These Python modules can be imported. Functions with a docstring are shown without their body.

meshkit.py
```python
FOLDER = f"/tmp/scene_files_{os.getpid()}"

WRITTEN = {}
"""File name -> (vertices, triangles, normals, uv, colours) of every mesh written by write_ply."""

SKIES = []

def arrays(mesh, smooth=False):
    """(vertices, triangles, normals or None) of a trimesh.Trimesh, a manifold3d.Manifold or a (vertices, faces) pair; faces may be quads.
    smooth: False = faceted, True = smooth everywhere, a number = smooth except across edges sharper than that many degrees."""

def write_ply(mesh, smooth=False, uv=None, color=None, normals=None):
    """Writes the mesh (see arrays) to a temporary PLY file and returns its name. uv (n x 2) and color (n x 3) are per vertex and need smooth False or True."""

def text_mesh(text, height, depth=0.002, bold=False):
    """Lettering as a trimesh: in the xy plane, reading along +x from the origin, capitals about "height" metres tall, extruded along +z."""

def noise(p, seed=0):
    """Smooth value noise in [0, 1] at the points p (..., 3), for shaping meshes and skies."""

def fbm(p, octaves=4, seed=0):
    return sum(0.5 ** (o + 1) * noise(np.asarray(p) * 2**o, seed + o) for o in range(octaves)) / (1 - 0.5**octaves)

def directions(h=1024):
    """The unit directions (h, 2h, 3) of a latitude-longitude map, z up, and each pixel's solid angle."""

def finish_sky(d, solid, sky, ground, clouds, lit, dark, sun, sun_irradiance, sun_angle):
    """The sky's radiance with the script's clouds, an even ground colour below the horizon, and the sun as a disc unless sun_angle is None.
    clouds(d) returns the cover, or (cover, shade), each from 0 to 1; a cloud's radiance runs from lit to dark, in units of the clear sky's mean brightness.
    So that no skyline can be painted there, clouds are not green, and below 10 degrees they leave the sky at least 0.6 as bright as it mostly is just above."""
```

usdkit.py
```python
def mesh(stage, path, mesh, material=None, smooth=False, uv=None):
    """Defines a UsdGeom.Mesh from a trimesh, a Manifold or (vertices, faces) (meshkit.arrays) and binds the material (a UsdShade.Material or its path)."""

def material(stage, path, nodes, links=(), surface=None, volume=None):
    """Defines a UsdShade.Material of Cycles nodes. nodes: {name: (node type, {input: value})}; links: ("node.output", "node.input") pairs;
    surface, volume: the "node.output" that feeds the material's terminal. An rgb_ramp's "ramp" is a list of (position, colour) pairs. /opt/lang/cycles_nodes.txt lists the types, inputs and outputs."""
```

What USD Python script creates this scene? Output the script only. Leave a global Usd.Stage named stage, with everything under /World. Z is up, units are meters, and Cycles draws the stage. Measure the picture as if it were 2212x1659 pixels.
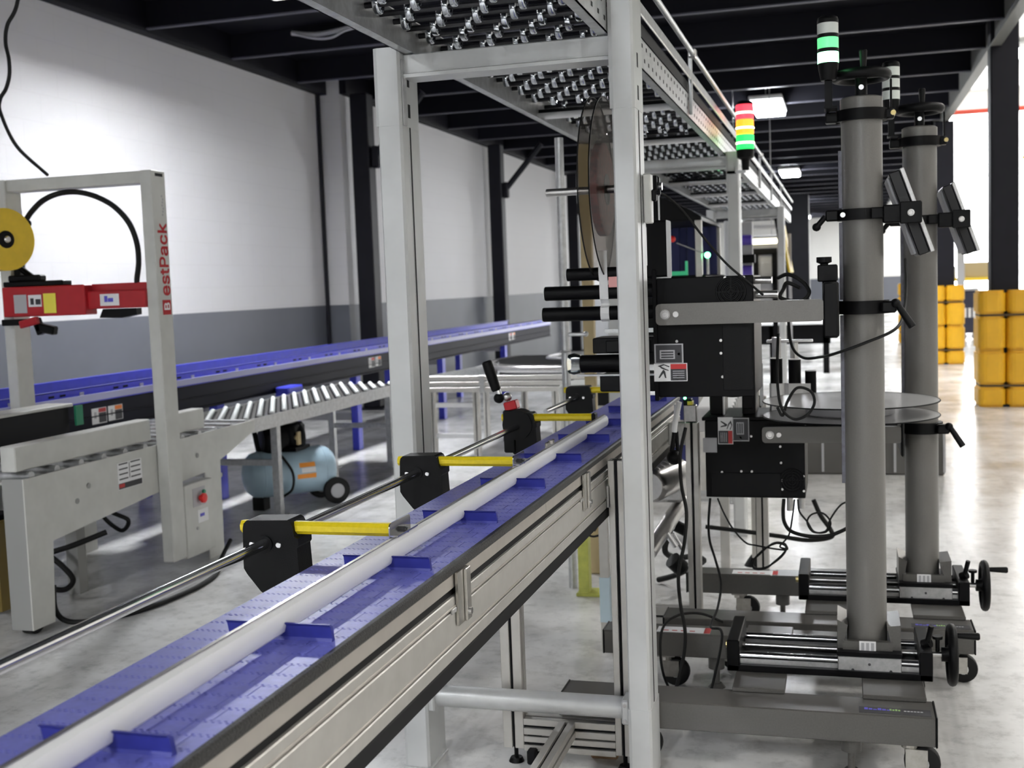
import math, random
import numpy as np, trimesh, usdkit, meshkit
from shapely.geometry import Polygon, box as sbox
from pxr import Usd, UsdGeom, UsdShade, UsdLux, Sdf, Gf

stage = Usd.Stage.CreateInMemory()
UsdGeom.SetStageUpAxis(stage, 'Z'); UsdGeom.SetStageMetersPerUnit(stage, 1.0)
UsdGeom.Xform.Define(stage, '/World'); UsdGeom.Scope.Define(stage, '/World/Looks')
random.seed(7); RNG = np.random.default_rng(7)

# ------------------------------------------------------------------ camera, exposure, light levels
cam = UsdGeom.Camera.Define(stage, '/World/camera')
cam.CreateHorizontalApertureAttr(36.0); cam.CreateFocalLengthAttr(36.0 * 2500 / 2212)
cam.CreateFStopAttr(7.5); cam.CreateFocusDistanceAttr(2.25)
cam.CreateExposureAttr(0.22)
cam.AddTransformOp().Set(Gf.Matrix4d(0.961395, 0.272800, -0.036051, 0, 0.011850, 0.089848, 0.995885, 0, 0.274917, -0.957866, 0.083147, 0, 0, 0, 1.3, 1))
LED = 120.0           # radiance of the lamp panels under the mezzanine
KEY = 205.0         # radiance of the deep reflector lamp over the block wall side
HIGHBAY = 80.0     # radiance of the lamp panels of the tall hall
DAY = 9.0           # daylight on the glazing of the tall hall's end
world = UsdLux.DomeLight.Define(stage, '/World/ambient_sky')
world.CreateColorAttr(Gf.Vec3f(0.8, 0.87, 1.0)); world.CreateIntensityAttr(0.15)

# ------------------------------------------------------------------ materials
def pm(name, color, rough=0.5, metal=0.0, noise=None, bump=None, emit=None, spec=0.5, color2=None, trans=0.0, coat=0.0, aniso=0.0):
    nodes = {'p': ('principled_bsdf', {'base_color': color, 'roughness': rough, 'metallic': metal, 'specular_ior_level': spec, 'transmission_weight': trans, 'coat_weight': coat})}
    links = []
    if noise or bump:
        nodes['g'] = ('geometry', {})
    if noise:
        c2 = color2 or tuple(c * (1 - noise[1]) for c in color)
        nodes['n'] = ('noise_texture', {'scale': noise[0], 'detail': 5.0, 'roughness': 0.6})
        nodes['r'] = ('rgb_ramp', {'ramp': [(0.32, c2), (0.68, color)]})
        links += [('g.position', 'n.vector'), ('n.fac', 'r.fac'), ('r.color', 'p.base_color')]
    if bump:
        nodes['bn'] = ('noise_texture', {'scale': bump[0], 'detail': 3.0})
        nodes['b'] = ('bump', {'strength': bump[1], 'distance': 0.002})
        links += [('g.position', 'bn.vector'), ('bn.fac', 'b.height'), ('b.normal', 'p.normal')]
    if emit:
        nodes['p'][1]['emission_color'] = emit[0]; nodes['p'][1]['emission_strength'] = emit[1]
    M[name] = usdkit.material(stage, '/World/Looks/' + name, nodes, links, surface='p.BSDF')
M = {}
pm('belt_blue', (0.15, 0.16, 0.54), 0.40, noise=(90, 0.18), bump=(500, 0.04), spec=0.8)
pm('cleat_blue', (0.035, 0.042, 0.30), 0.4, noise=(60, 0.2))
pm('belt_gap', (0.012, 0.013, 0.06), 0.6)
pm('anodized', (0.56, 0.545, 0.515), 0.42, metal=0.7, noise=(25, 0.10))
pm('anodized_side', (0.42, 0.39, 0.355), 0.45, metal=0.35, noise=(14, 0.12))
pm('slot_dark', (0.006, 0.006, 0.007), 0.6, spec=0.2)
pm('black_edge', (0.014, 0.0135, 0.013), 0.34, bump=(420, 1.0), noise=(300, 0.5))
pm('black_plastic', (0.0025, 0.0025, 0.003), 0.45, bump=(500, 0.2), spec=0.16)
pm('black_metal', (0.002, 0.0019, 0.0026), 0.45, noise=(40, 0.3), spec=0.13)
pm('black_roller', (0.002, 0.002, 0.0024), 0.5, spec=0.15)
pm('rubber', (0.007, 0.007, 0.007), 0.65, spec=0.3)
pm('uhmw', (0.80, 0.81, 0.83), 0.42)
pm('chrome', (0.78, 0.78, 0.80), 0.13, metal=1.0)
pm('steel', (0.62, 0.61, 0.60), 0.3, metal=1.0, noise=(30, 0.15))
pm('stainless', (0.55, 0.53, 0.50), 0.28, metal=1.0, noise=(50, 0.2))
pm('yellow_rod', (0.80, 0.62, 0.01), 0.45, noise=(120, 0.12))
pm('red_anod', (0.42, 0.012, 0.02), 0.4, metal=0.3)
pm('gantry_paint', (0.57, 0.58, 0.58), 0.42, metal=0.15, noise=(7, 0.10))
pm('gantry_tube', (0.60, 0.61, 0.61), 0.35, metal=0.3, noise=(9, 0.15))
pm('galv', (0.58, 0.59, 0.60), 0.36, metal=0.7, noise=(35, 0.25))
pm('wheel_zinc', (0.72, 0.75, 0.80), 0.16, metal=1.0, noise=(60, 0.25))
pm('axle_dark', (0.012, 0.012, 0.015), 0.4, spec=0.4)
pm('stand_grey', (0.088, 0.084, 0.078), 0.30, noise=(220, 0.14), bump=(700, 0.06), spec=0.6)
pm('tower_grey', (0.150, 0.144, 0.133), 0.33, noise=(260, 0.10), bump=(800, 0.12))
pm('scale_strip', (0.16, 0.16, 0.20), 0.45, noise=(60, 0.4))
pm('alu_block', (0.55, 0.55, 0.55), 0.35, metal=0.8, noise=(80, 0.2))
pm('label_white', (0.82, 0.82, 0.83), 0.5)
pm('label_grey', (0.42, 0.42, 0.44), 0.5)
pm('label_red', (0.50, 0.025, 0.025), 0.5)
pm('label_orange', (0.85, 0.22, 0.03), 0.5)
pm('label_yellow', (0.82, 0.72, 0.08), 0.5)
pm('label_ink', (0.03, 0.03, 0.035), 0.5)
pm('logo_blue', (0.10, 0.09, 0.55), 0.5)
pm('logo_green', (0.30, 0.52, 0.16), 0.5)
pm('sealer_white', (0.60, 0.60, 0.57), 0.45, noise=(11, 0.10))
pm('sealer_dark', (0.30, 0.30, 0.29), 0.5)
pm('sealer_red', (0.43, 0.010, 0.018), 0.38, noise=(9, 0.2))
pm('letter_red', (0.46, 0.006, 0.012), 0.55, spec=0.2)
pm('tape_yellow', (0.78, 0.53, 0.03), 0.35, noise=(20, 0.12))
pm('blue_steel', (0.05, 0.06, 0.60), 0.35, noise=(15, 0.15))
pm('blue_dark', (0.018, 0.02, 0.16), 0.5)
pm('navy_frame', (0.004, 0.0045, 0.013), 0.55, spec=0.12)
pm('belt_grey', (0.16, 0.17, 0.30), 0.45)
pm('green_paint', (0.02, 0.25, 0.13), 0.5)
pm('white_wheel', (0.74, 0.77, 0.77), 0.4)
pm('tank_blue', (0.42, 0.57, 0.68), 0.3, noise=(8, 0.08))
pm('orange', (0.85, 0.30, 0.03), 0.5)
pm('red_button', (0.70, 0.02, 0.02), 0.3)
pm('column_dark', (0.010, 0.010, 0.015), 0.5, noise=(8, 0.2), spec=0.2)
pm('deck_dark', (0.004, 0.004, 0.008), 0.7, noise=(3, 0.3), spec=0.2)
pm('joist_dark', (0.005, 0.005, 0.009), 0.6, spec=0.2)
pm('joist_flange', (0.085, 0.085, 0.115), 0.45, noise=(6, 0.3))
pm('edge_beam', (0.16, 0.16, 0.15), 0.5)
pm('protector_yellow', (0.80, 0.43, 0.012), 0.42, noise=(10, 0.1))
pm('strap_black', (0.06, 0.035, 0.01), 0.6)
pm('wall_grey', (0.115, 0.122, 0.145), 0.5, noise=(1.5, 0.12))
pm('hall_white', (0.80, 0.79, 0.76), 0.6)
pm('fixture_white', (0.75, 0.75, 0.75), 0.4)
pm('led_panel', (0.9, 0.9, 0.9), 0.5, emit=((0.92, 0.96, 1.0), LED))
pm('highbay_panel', (0.9, 0.9, 0.9), 0.5, emit=((1.0, 0.975, 0.93), HIGHBAY))
pm('key_panel', (0.9, 0.9, 0.9), 0.5, emit=((0.95, 0.975, 1.0), KEY))
pm('daylight_glazing', (0.9, 0.9, 0.9), 0.5, emit=((0.97, 0.985, 1.0), DAY))
pm('lamp_off', (0.70, 0.74, 0.70), 0.35)
pm('lamp_green_dim', (0.2, 0.8, 0.35), 0.3, emit=((0.12, 0.9, 0.28), 0.75))
pm('lamp_green', (0.3, 0.9, 0.4), 0.3, emit=((0.22, 1.0, 0.38), 9.0))
pm('stack_red', (0.9, 0.1, 0.12), 0.3, emit=((1.0, 0.05, 0.09), 1.3))
pm('stack_amber', (0.9, 0.5, 0.05), 0.3, emit=((1.0, 0.33, 0.02), 1.6))
pm('stack_green', (0.05, 0.8, 0.2), 0.3, emit=((0.02, 0.85, 0.14), 1.1))
pm('stack_bulb', (0.9, 0.9, 0.7), 0.3, emit=((1.0, 0.9, 0.55), 4.0))
pm('led_green', (0.1, 0.9, 0.3), 0.3, emit=((0.1, 1.0, 0.3), 12.0))
pm('green_trim', (0.05, 0.5, 0.25), 0.4, emit=((0.02, 0.5, 0.2), 0.25))
pm('led_red', (0.9, 0.1, 0.1), 0.3, emit=((1.0, 0.08, 0.06), 5.0))
pm('curtain_blue', (0.008, 0.012, 0.085), 0.6)
pm('red_brown', (0.26, 0.035, 0.028), 0.5, noise=(70, 0.75))
pm('web_white', (0.80, 0.80, 0.80), 0.5)
pm('web_pink', (0.75, 0.36, 0.34), 0.5)
pm('screen_dark', (0.004, 0.004, 0.005), 0.3, spec=0.3)
pm('ochre', (0.16, 0.11, 0.02), 0.5)
pm('rail_band', (0.42, 0.43, 0.66), 0.4)
pm('tan', (0.42, 0.33, 0.17), 0.5)
pm('yellow_green', (0.50, 0.52, 0.10), 0.5, noise=(20, 0.25))
pm('pale_blue', (0.55, 0.68, 0.75), 0.5)
pm('cardboard', (0.28, 0.17, 0.09), 0.7, noise=(20, 0.3))
pm('bin_navy', (0.02, 0.022, 0.05), 0.4)
pm('rack_yellow', (0.85, 0.60, 0.04), 0.5)
pm('pipe_red', (0.55, 0.06, 0.03), 0.5)
pm('purple', (0.10, 0.06, 0.42), 0.4)
pm('brass', (0.45, 0.36, 0.16), 0.3, metal=0.8)
# smoky clear plastic of the label reel discs
M['smoke_disc'] = usdkit.material(stage, '/World/Looks/smoke_disc', {
    't': ('transparent_bsdf', {'color': (0.74, 0.72, 0.70)}), 'd': ('principled_bsdf', {'base_color': (0.05, 0.048, 0.045), 'roughness': 0.45, 'specular_ior_level': 0.1}),
    'm': ('mix_closure', {'fac': 0.12})}, [('t.BSDF', 'm.closure1'), ('d.BSDF', 'm.closure2')], surface='m.closure')
M['clear_disc'] = usdkit.material(stage, '/World/Looks/clear_disc', {
    't': ('transparent_bsdf', {'color': (0.75, 0.75, 0.76)}), 'd': ('principled_bsdf', {'base_color': (0.62, 0.62, 0.62), 'roughness': 0.3}),
    'm': ('mix_closure', {'fac': 0.6})}, [('t.BSDF', 'm.closure1'), ('d.BSDF', 'm.closure2')], surface='m.closure')
M['clear_ring'] = usdkit.material(stage, '/World/Looks/clear_ring', {
    't': ('transparent_bsdf', {'color': (0.93, 0.95, 0.95)}), 'd': ('glossy_bsdf', {'color': (0.8, 0.85, 0.85), 'roughness': 0.1}), 'f': ('fresnel', {'IOR': 1.5}),
    'm': ('mix_closure', {})}, [('t.BSDF', 'm.closure1'), ('d.BSDF', 'm.closure2'), ('f.fac', 'm.fac')], surface='m.closure')
# painted block wall: faint mortar joints
M['wall_white'] = usdkit.material(stage, '/World/Looks/wall_white', {
    'g': ('geometry', {}), 'x': ('separate_xyz', {}), 'c': ('combine_xyz', {}),
    'k': ('brick_texture', {'scale': 1.0, 'brick_width': 0.4, 'row_height': 0.2, 'mortar_size': 0.006, 'mortar_smooth': 0.5, 'color1': (0.60, 0.59, 0.60), 'color2': (0.595, 0.585, 0.595), 'mortar': (0.575, 0.565, 0.575)}),
    'b': ('bump', {'strength': 0.10, 'distance': 0.003}), 'p': ('principled_bsdf', {'roughness': 0.55})},
    [('g.position', 'x.vector'), ('x.y', 'c.x'), ('x.z', 'c.y'), ('c.vector', 'k.vector'), ('k.color', 'p.base_color'), ('k.fac', 'b.height'), ('b.normal', 'p.normal')], surface='p.BSDF')
# sealed concrete: mottled grey, scuffs along the hall, patches of sheen
M['concrete'] = usdkit.material(stage, '/World/Looks/concrete', {
    'g': ('geometry', {}), 'n1': ('noise_texture', {'scale': 1.3, 'detail': 7.0, 'roughness': 0.62}), 'n2': ('noise_texture', {'scale': 14.0, 'detail': 6.0, 'roughness': 0.7}),
    'r1': ('rgb_ramp', {'ramp': [(0.28, (0.46, 0.45, 0.435)), (0.52, (0.69, 0.685, 0.675)), (0.75, (0.79, 0.785, 0.775))]}),
    'r2': ('rgb_ramp', {'ramp': [(0.30, (0.62, 0.62, 0.62)), (0.50, (1, 1, 1))]}),
    'mp': ('mapping', {'scale': (5.0, 0.35, 1.0), 'rotation': (0, 0, 0.18)}), 'n3': ('noise_texture', {'scale': 1.0, 'detail': 4.0, 'roughness': 0.6}),
    'r3': ('rgb_ramp', {'ramp': [(0.30, (0.55, 0.55, 0.56)), (0.46, (1, 1, 1))]}),
    'm1': ('mix_color', {'blend_type': 'multiply', 'fac': 0.8}), 'm2': ('mix_color', {'blend_type': 'multiply', 'fac': 0.7}),
    'rr': ('map_range', {'from_min': 0.3, 'from_max': 0.7, 'to_min': 0.16, 'to_max': 0.34}), 'b': ('bump', {'strength': 0.06, 'distance': 0.003}),
    'p': ('principled_bsdf', {'specular_ior_level': 0.55})},
    [('g.position', 'n1.vector'), ('g.position', 'n2.vector'), ('g.position', 'mp.vector'), ('mp.vector', 'n3.vector'), ('n1.fac', 'r1.fac'), ('n2.fac', 'r2.fac'), ('n3.fac', 'r3.fac'),
     ('r1.color', 'm1.a'), ('r2.color', 'm1.b'), ('m1.result', 'm2.a'), ('r3.color', 'm2.b'), ('m2.result', 'p.base_color'), ('n1.fac', 'rr.value'), ('rr.result', 'p.roughness'), ('n2.fac', 'b.height'), ('b.normal', 'p.normal')], surface='p.BSDF')

# ------------------------------------------------------------------ mesh helpers (all in world coordinates, metres)
def cat(*ms):
    ms = [m for x in ms for m in (x if isinstance(x, list) else [x])]
    vs, fs, n = [], [], 0
    for v, f in ms:
        vs.append(v); fs.append(f + n); n += len(v)
    return np.vstack(vs), np.vstack(fs)
_u = 0.8
_pts = np.array([[sx * (_u if a != 0 else 1), sy * (_u if a != 1 else 1), sz * (_u if a != 2 else 1)] for sx in (-1, 1) for sy in (-1, 1) for sz in (-1, 1) for a in range(3)])
_sgn = np.array([[sx, sy, sz] for sx in (-1, 1) for sy in (-1, 1) for sz in (-1, 1) for a in range(3)], float)
_ax = np.array([a for _ in range(8) for a in range(3)])
_h = trimesh.convex.convex_hull(_pts)
_map = np.array([int(np.argmin(((_pts - q) ** 2).sum(1))) for q in _h.vertices]); _cbf = _map[_h.faces]
_bv = np.array([[x, y, z] for x in (0, 1) for y in (0, 1) for z in (0, 1)], float)
_bf = np.array([[0, 1, 3], [0, 3, 2], [4, 6, 7], [4, 7, 5], [0, 4, 5], [0, 5, 1], [2, 3, 7], [2, 7, 6], [0, 2, 6], [0, 6, 4], [1, 5, 7], [1, 7, 3]])
def bx(x0, x1, y0, y1, z0, z1, b=0.0):
    lo, hi = np.array([min(x0, x1), min(y0, y1), min(z0, z1)], float), np.array([max(x0, x1), max(y0, y1), max(z0, z1)], float)
    if b <= 0:
        return lo + _bv * (hi - lo), _bf.copy()
    h, c = (hi - lo) / 2, (hi + lo) / 2
    b = min(b, 0.45 * h.min() * 2)
    inset = np.where(np.arange(3)[None, :] == _ax[:, None], 0.0, b)
    return c + _sgn * (h - inset), _cbf.copy()
def frame(d):
    d = np.asarray(d, float); d = d / np.linalg.norm(d)
    a = np.array([0, 0, 1.0]) if abs(d[2]) < 0.9 else np.array([1.0, 0, 0])
    u = np.cross(a, d); u /= np.linalg.norm(u)
    return u, np.cross(d, u), d
def loft(rings, caps=True, closed=False):
    k, n = len(rings), len(rings[0]); v = np.vstack(rings); f = []
    i = np.arange(n); j = (i + 1) % n
    for r in range(k if closed else k - 1):
        a, b = r * n, ((r + 1) % k) * n
        f.append(np.stack([a + i, a + j, b + j], 1)); f.append(np.stack([a + i, b + j, b + i], 1))
    if caps and not closed:
        v = np.vstack([v, rings[0].mean(0), rings[-1].mean(0)])
        f.append(np.stack([np.full(n, k * n), j, i], 1)); f.append(np.stack([np.full(n, k * n + 1), (k - 1) * n + i, (k - 1) * n + j], 1))
    return v, np.vstack(f)
def cy(p0, p1, r, n=20, r2=None, ch=0.0):
    p0, p1 = np.asarray(p0, float), np.asarray(p1, float); u, w, d = frame(p1 - p0); r2 = r if r2 is None else r2
    t = np.arange(n) * 2 * np.pi / n; c = np.cos(t)[:, None] * u + np.sin(t)[:, None] * w
    prof = [(0, r), (np.linalg.norm(p1 - p0), r2)]
    if ch > 0:
        L = np.linalg.norm(p1 - p0); prof = [(0, r - ch), (ch, r), (L - ch, r2), (L, r2 - ch)]
    return loft([p0 + d * s + c * rr for s, rr in prof])
def lathe(p, axis, prof, n=24):
    """prof: (distance along axis, radius) pairs from p."""
    p = np.asarray(p, float); u, w, d = frame(axis); t = np.arange(n) * 2 * np.pi / n; c = np.cos(t)[:, None] * u + np.sin(t)[:, None] * w
    return loft([p + d * s + c * max(r, 1e-4) for s, r in prof], closed=prof[0][1] > 1e-3 and prof[-1][1] > 1e-3)
def torus(c, axis, R, r, n=36, m=10, arc=None):
    c = np.asarray(c, float); u, w, d = frame(axis); q = np.arange(m) * 2 * np.pi / m
    T = np.linspace(0, 2 * np.pi, n, endpoint=False) if arc is None else np.linspace(arc[0], arc[1], n)
    rings = []
    for t in T:
        e = np.cos(t) * u + np.sin(t) * w
        rings.append(c + e * R + np.cos(q)[:, None] * e * r + np.sin(q)[:, None] * d * r)
    v, f = loft(rings, caps=arc is not None, closed=arc is None)
    return v, f[:, ::-1]
def spline(pts, k=8):
    P = np.asarray(pts, float)
    if len(P) < 3: return P
    P = np.vstack([2 * P[0] - P[1], P, 2 * P[-1] - P[-2]]); out = []
    for i in range(1, len(P) - 2):
        for t in np.linspace(0, 1, k, endpoint=False):
            a, b, c, d = P[i - 1], P[i], P[i + 1], P[i + 2]
            out.append(0.5 * (2 * b + (c - a) * t + (2 * a - 5 * b + 4 * c - d) * t * t + (3 * b - 3 * c + d - a) * t ** 3))
    return np.array(out + [P[-2]])
def tube(pts, r, n=8, k=8, smooth=True):
    P = spline(pts, k) if smooth else np.asarray(pts, float)
    T = np.gradient(P, axis=0); T /= np.maximum(np.linalg.norm(T, axis=1, keepdims=True), 1e-9)
    u = frame(T[0])[0]; t = np.arange(n) * 2 * np.pi / n; rings = []
    for p, d in zip(P, T):
        u = u - d * (u @ d); u /= np.linalg.norm(u); w = np.cross(d, u)
        rings.append(p + (np.cos(t)[:, None] * u + np.sin(t)[:, None] * w) * r)
    return loft(rings)
def ex(poly, plane, a, b):
    """Extrudes a 2-D outline (points or shapely polygon) in plane 'xy', 'xz' or 'yz' from a to b along the third axis."""
    p = poly if hasattr(poly, 'exterior') else Polygon(poly)
    m = trimesh.creation.extrude_polygon(p, abs(b - a), engine='earcut'); v = np.array(m.vertices); v[:, 2] += min(a, b); f = np.array(m.faces)
    if plane == 'xz': v = np.stack([v[:, 0], v[:, 2], v[:, 1]], 1); f = f[:, ::-1]
    if plane == 'yz': v = np.stack([v[:, 2], v[:, 0], v[:, 1]], 1)
    return v, f
def rrect(x0, x1, y0, y1, r, n=4):
    return sbox(x0 + r, y0 + r, x1 - r, y1 - r).buffer(r, quad_segs=n)
def rot(m, axis, deg, c):
    R = trimesh.transformations.rotation_matrix(math.radians(deg), axis, c); v, f = m
    return v @ R[:3, :3].T + R[:3, 3], f
def mv(m, d): return m[0] + np.asarray(d, float), m[1]
def icosph(c, r, k=2, s=(1, 1, 1)):
    m = trimesh.creation.icosphere(k, r); return np.array(m.vertices) * s + np.asarray(c), np.array(m.faces)

# ------------------------------------------------------------------ things, parts, copies
_count = {}
def _path(parent, name):
    k = (parent, name); i = _count.get(k, 0); _count[k] = i + 1
    return f'{parent}/{name}' + (f'_{i:03d}' if i else '')
LOC = {}
def meta(p, label=None, cat_=None, group=None, kind=None):
    for k, v in (('label', label), ('category', cat_), ('group', group), ('kind', kind)):
        if v: p.SetCustomDataByKey(k, v)
def thing(name, label, cat_, loc=(0, 0, 0), group=None, kind=None):
    path = _path('/World', name); x = UsdGeom.Xform.Define(stage, path); x.AddTranslateOp().Set(Gf.Vec3d(*map(float, loc)))
    meta(x.GetPrim(), label, cat_, group, kind); LOC[path] = np.asarray(loc, float)
    return path
def apart(ms):
    lo, hi = np.array([m[0].min(0) for m in ms]), np.array([m[0].max(0) for m in ms]); sz = (hi - lo).max(1); todo, out = set(range(len(ms))), []
    while todo:
        grp, new = [], [todo.pop()]
        while new:
            i = new.pop(); grp.append(i)
            for j in list(todo):
                gap = np.maximum(0, np.maximum(lo[i] - hi[j], lo[j] - hi[i]))
                if np.linalg.norm(gap) <= max(0.018, 0.48 * max(sz[i], sz[j])): new.append(j); todo.discard(j)
        out.append(sorted(grp))
    return sorted(out)
def part(parent, name, mesh, mat, label=None, smooth=None, kind=None):
    """A Mesh prim named name under parent; mesh is given in world coordinates. Sub-parts hang under an Xform-less Mesh, which keeps its thing's origin."""
    if isinstance(mesh, list) and kind != 'stuff' and len(mesh) > 1:      # pieces that stand apart become parts of their own
        g = apart(mesh)
        if len(g) > 1:
            got = [part(parent, name, [mesh[i] for i in q] if len(q) > 1 else mesh[q[0]], mat, label, smooth, kind) for q in g]
            return got[0]
    v, f = mesh if not isinstance(mesh, list) else cat(*mesh)
    o = LOC[parent]; path = _path(parent, name)
    usdkit.mesh(stage, path, (v - o, f), M[mat], smooth=smooth or False); LOC[path] = o
    meta(stage.GetPrimAtPath(path), label, None, None, kind)
    return path
def one(name, mesh, mat, label, cat_, group=None, kind=None, smooth=None):
    v, f = mesh if not isinstance(mesh, list) else cat(*mesh)
    path = _path('/World', name); c = np.array([v[:, 0].mean(), v[:, 1].mean(), v[:, 2].min()])
    x = usdkit.mesh(stage, path, (v - c, f), M[mat], smooth=smooth or False); x.AddTranslateOp().Set(Gf.Vec3d(*map(float, c)))
    meta(x.GetPrim(), label, cat_, group, kind); LOC[path] = c
    return path
def dup(src, delta, label=None, group=None):
    name = src.rsplit('/', 1)[1]; name = name[:-4] if name[-4:-3] == '_' and name[-3:].isdigit() else name
    path = _path('/World', name); flat = stage.GetPrimAtPath(src).IsA(UsdGeom.Mesh); loc = LOC[src] + np.asarray(delta, float)
    p = stage.DefinePrim(path, 'Mesh' if flat else 'Xform'); p.GetReferences().AddInternalReference(src)
    if not flat: p.SetInstanceable(True)
    p.GetAttribute('xformOp:translate').Set(Gf.Vec3d(*map(float, loc)))
    meta(p, label, None, group); LOC[path] = loc
    return path
S = 40  # smoothing angle for round parts

# ================================================================== the setting
YB, YF, XW, ZC = -5.0, 47.0, -5.5, 3.72
one('floor', bx(XW - 0.2, 9.2, YB, YF + 0.3, -0.15, 0.0), 'concrete', 'scuffed sealed concrete floor of the hall', 'floor', kind='structure')
w = thing('wall_left', 'long white block wall with a grey painted base band', 'wall', (XW, 10, 0), kind='structure')
part(w, 'upper_wall', bx(XW - 0.2, XW, YB, 11.87, 1.175, 4.2), 'wall_white')
part(w, 'upper_wall', bx(XW - 0.2, XW + 0.25, 11.87, YF, 1.175, 4.2), 'wall_white')
part(w, 'painted_band', bx(XW - 0.2, XW + 0.003, YB, 11.87, 0, 1.175), 'wall_grey', 'grey painted lower band')
part(w, 'painted_band', bx(XW - 0.2, XW + 0.253, 11.867, YF, 0, 1.175), 'wall_grey', 'grey painted lower band')
part(w, 'conduit', cy((XW + 0.025, 11.80, 0.3), (XW + 0.025, 11.80, 3.55), 0.022, 10), 'column_dark', smooth=S)
for y in (17.6, 23.0, 28.4):
    part(w, 'panel_joint', bx(XW + 0.245, XW + 0.262, y - 0.03, y + 0.03, 1.18, 3.6), 'wall_grey')
w = thing('wall_far', 'white end wall of the hall with a grey base band', 'wall', (0, YF, 0), kind='structure')
part(w, 'upper_wall', bx(XW, 2.2, YF, YF + 0.25, 1.2, 8.2), 'hall_white')
part(w, 'upper_wall', bx(8.6, 9.2, YF, YF + 0.25, 1.2, 8.2), 'hall_white')
part(w, 'upper_wall', bx(2.2, 8.6, YF, YF + 0.25, 7.2, 8.2), 'hall_white')
part(w, 'painted_band', bx(XW, 2.2, YF - 0.004, YF + 0.25, 0, 1.2), 'wall_grey')
part(w, 'painted_band', bx(8.6, 9.2, YF - 0.004, YF + 0.25, 0, 1.2), 'wall_grey')
w = thing('window_1', 'bright white glazed dock opening at the far end of the hall', 'window', (5.4, YF, 0), kind='structure')
for i in range(4):
    for k in range(3):
        part(w, 'pane', bx(2.2 + i * 1.6 + 0.03, 2.2 + (i + 1) * 1.6 - 0.03, YF + 0.1, YF + 0.14, 0.25 + k * 2.31, 0.25 + (k + 1) * 2.31 - 0.04), 'daylight_glazing')
part(w, 'window_frame', [bx(2.2 + i * 1.6 - 0.03, 2.2 + i * 1.6 + 0.03, YF + 0.05, YF + 0.2, 0, 7.2) for i in range(5)] + [bx(2.2, 8.6, YF + 0.05, YF + 0.2, 0, 0.25)], 'hall_white')
one('wall_right', bx(9.0, 9.2, YB, YF, 0, 8.2), 'hall_white', 'white side wall of the tall hall', 'wall', kind='structure')
one('wall_back', bx(XW, 9.2, YB - 0.2, YB, 0, 8.2), 'hall_white', 'white rear wall of the hall', 'wall', kind='structure')
c = thing('ceiling', 'dark underside of the mezzanine with steel joists', 'ceiling', (-2, 20, ZC), kind='structure')
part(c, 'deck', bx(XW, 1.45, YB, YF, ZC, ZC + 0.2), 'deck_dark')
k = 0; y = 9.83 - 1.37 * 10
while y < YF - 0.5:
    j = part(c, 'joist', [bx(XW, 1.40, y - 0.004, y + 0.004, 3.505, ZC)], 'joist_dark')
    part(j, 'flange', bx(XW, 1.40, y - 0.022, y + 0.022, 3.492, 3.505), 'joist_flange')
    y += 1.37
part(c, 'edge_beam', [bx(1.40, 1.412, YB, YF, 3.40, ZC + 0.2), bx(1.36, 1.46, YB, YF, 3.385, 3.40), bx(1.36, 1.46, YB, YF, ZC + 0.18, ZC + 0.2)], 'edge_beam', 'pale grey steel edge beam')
part(c, 'wall_beam', [bx(XW + 0.003, XW + 0.10, YB, 11.87, 3.47, ZC), bx(XW + 0.25, XW + 0.33, 11.87, YF, 3.47, ZC)], 'joist_dark')
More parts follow.
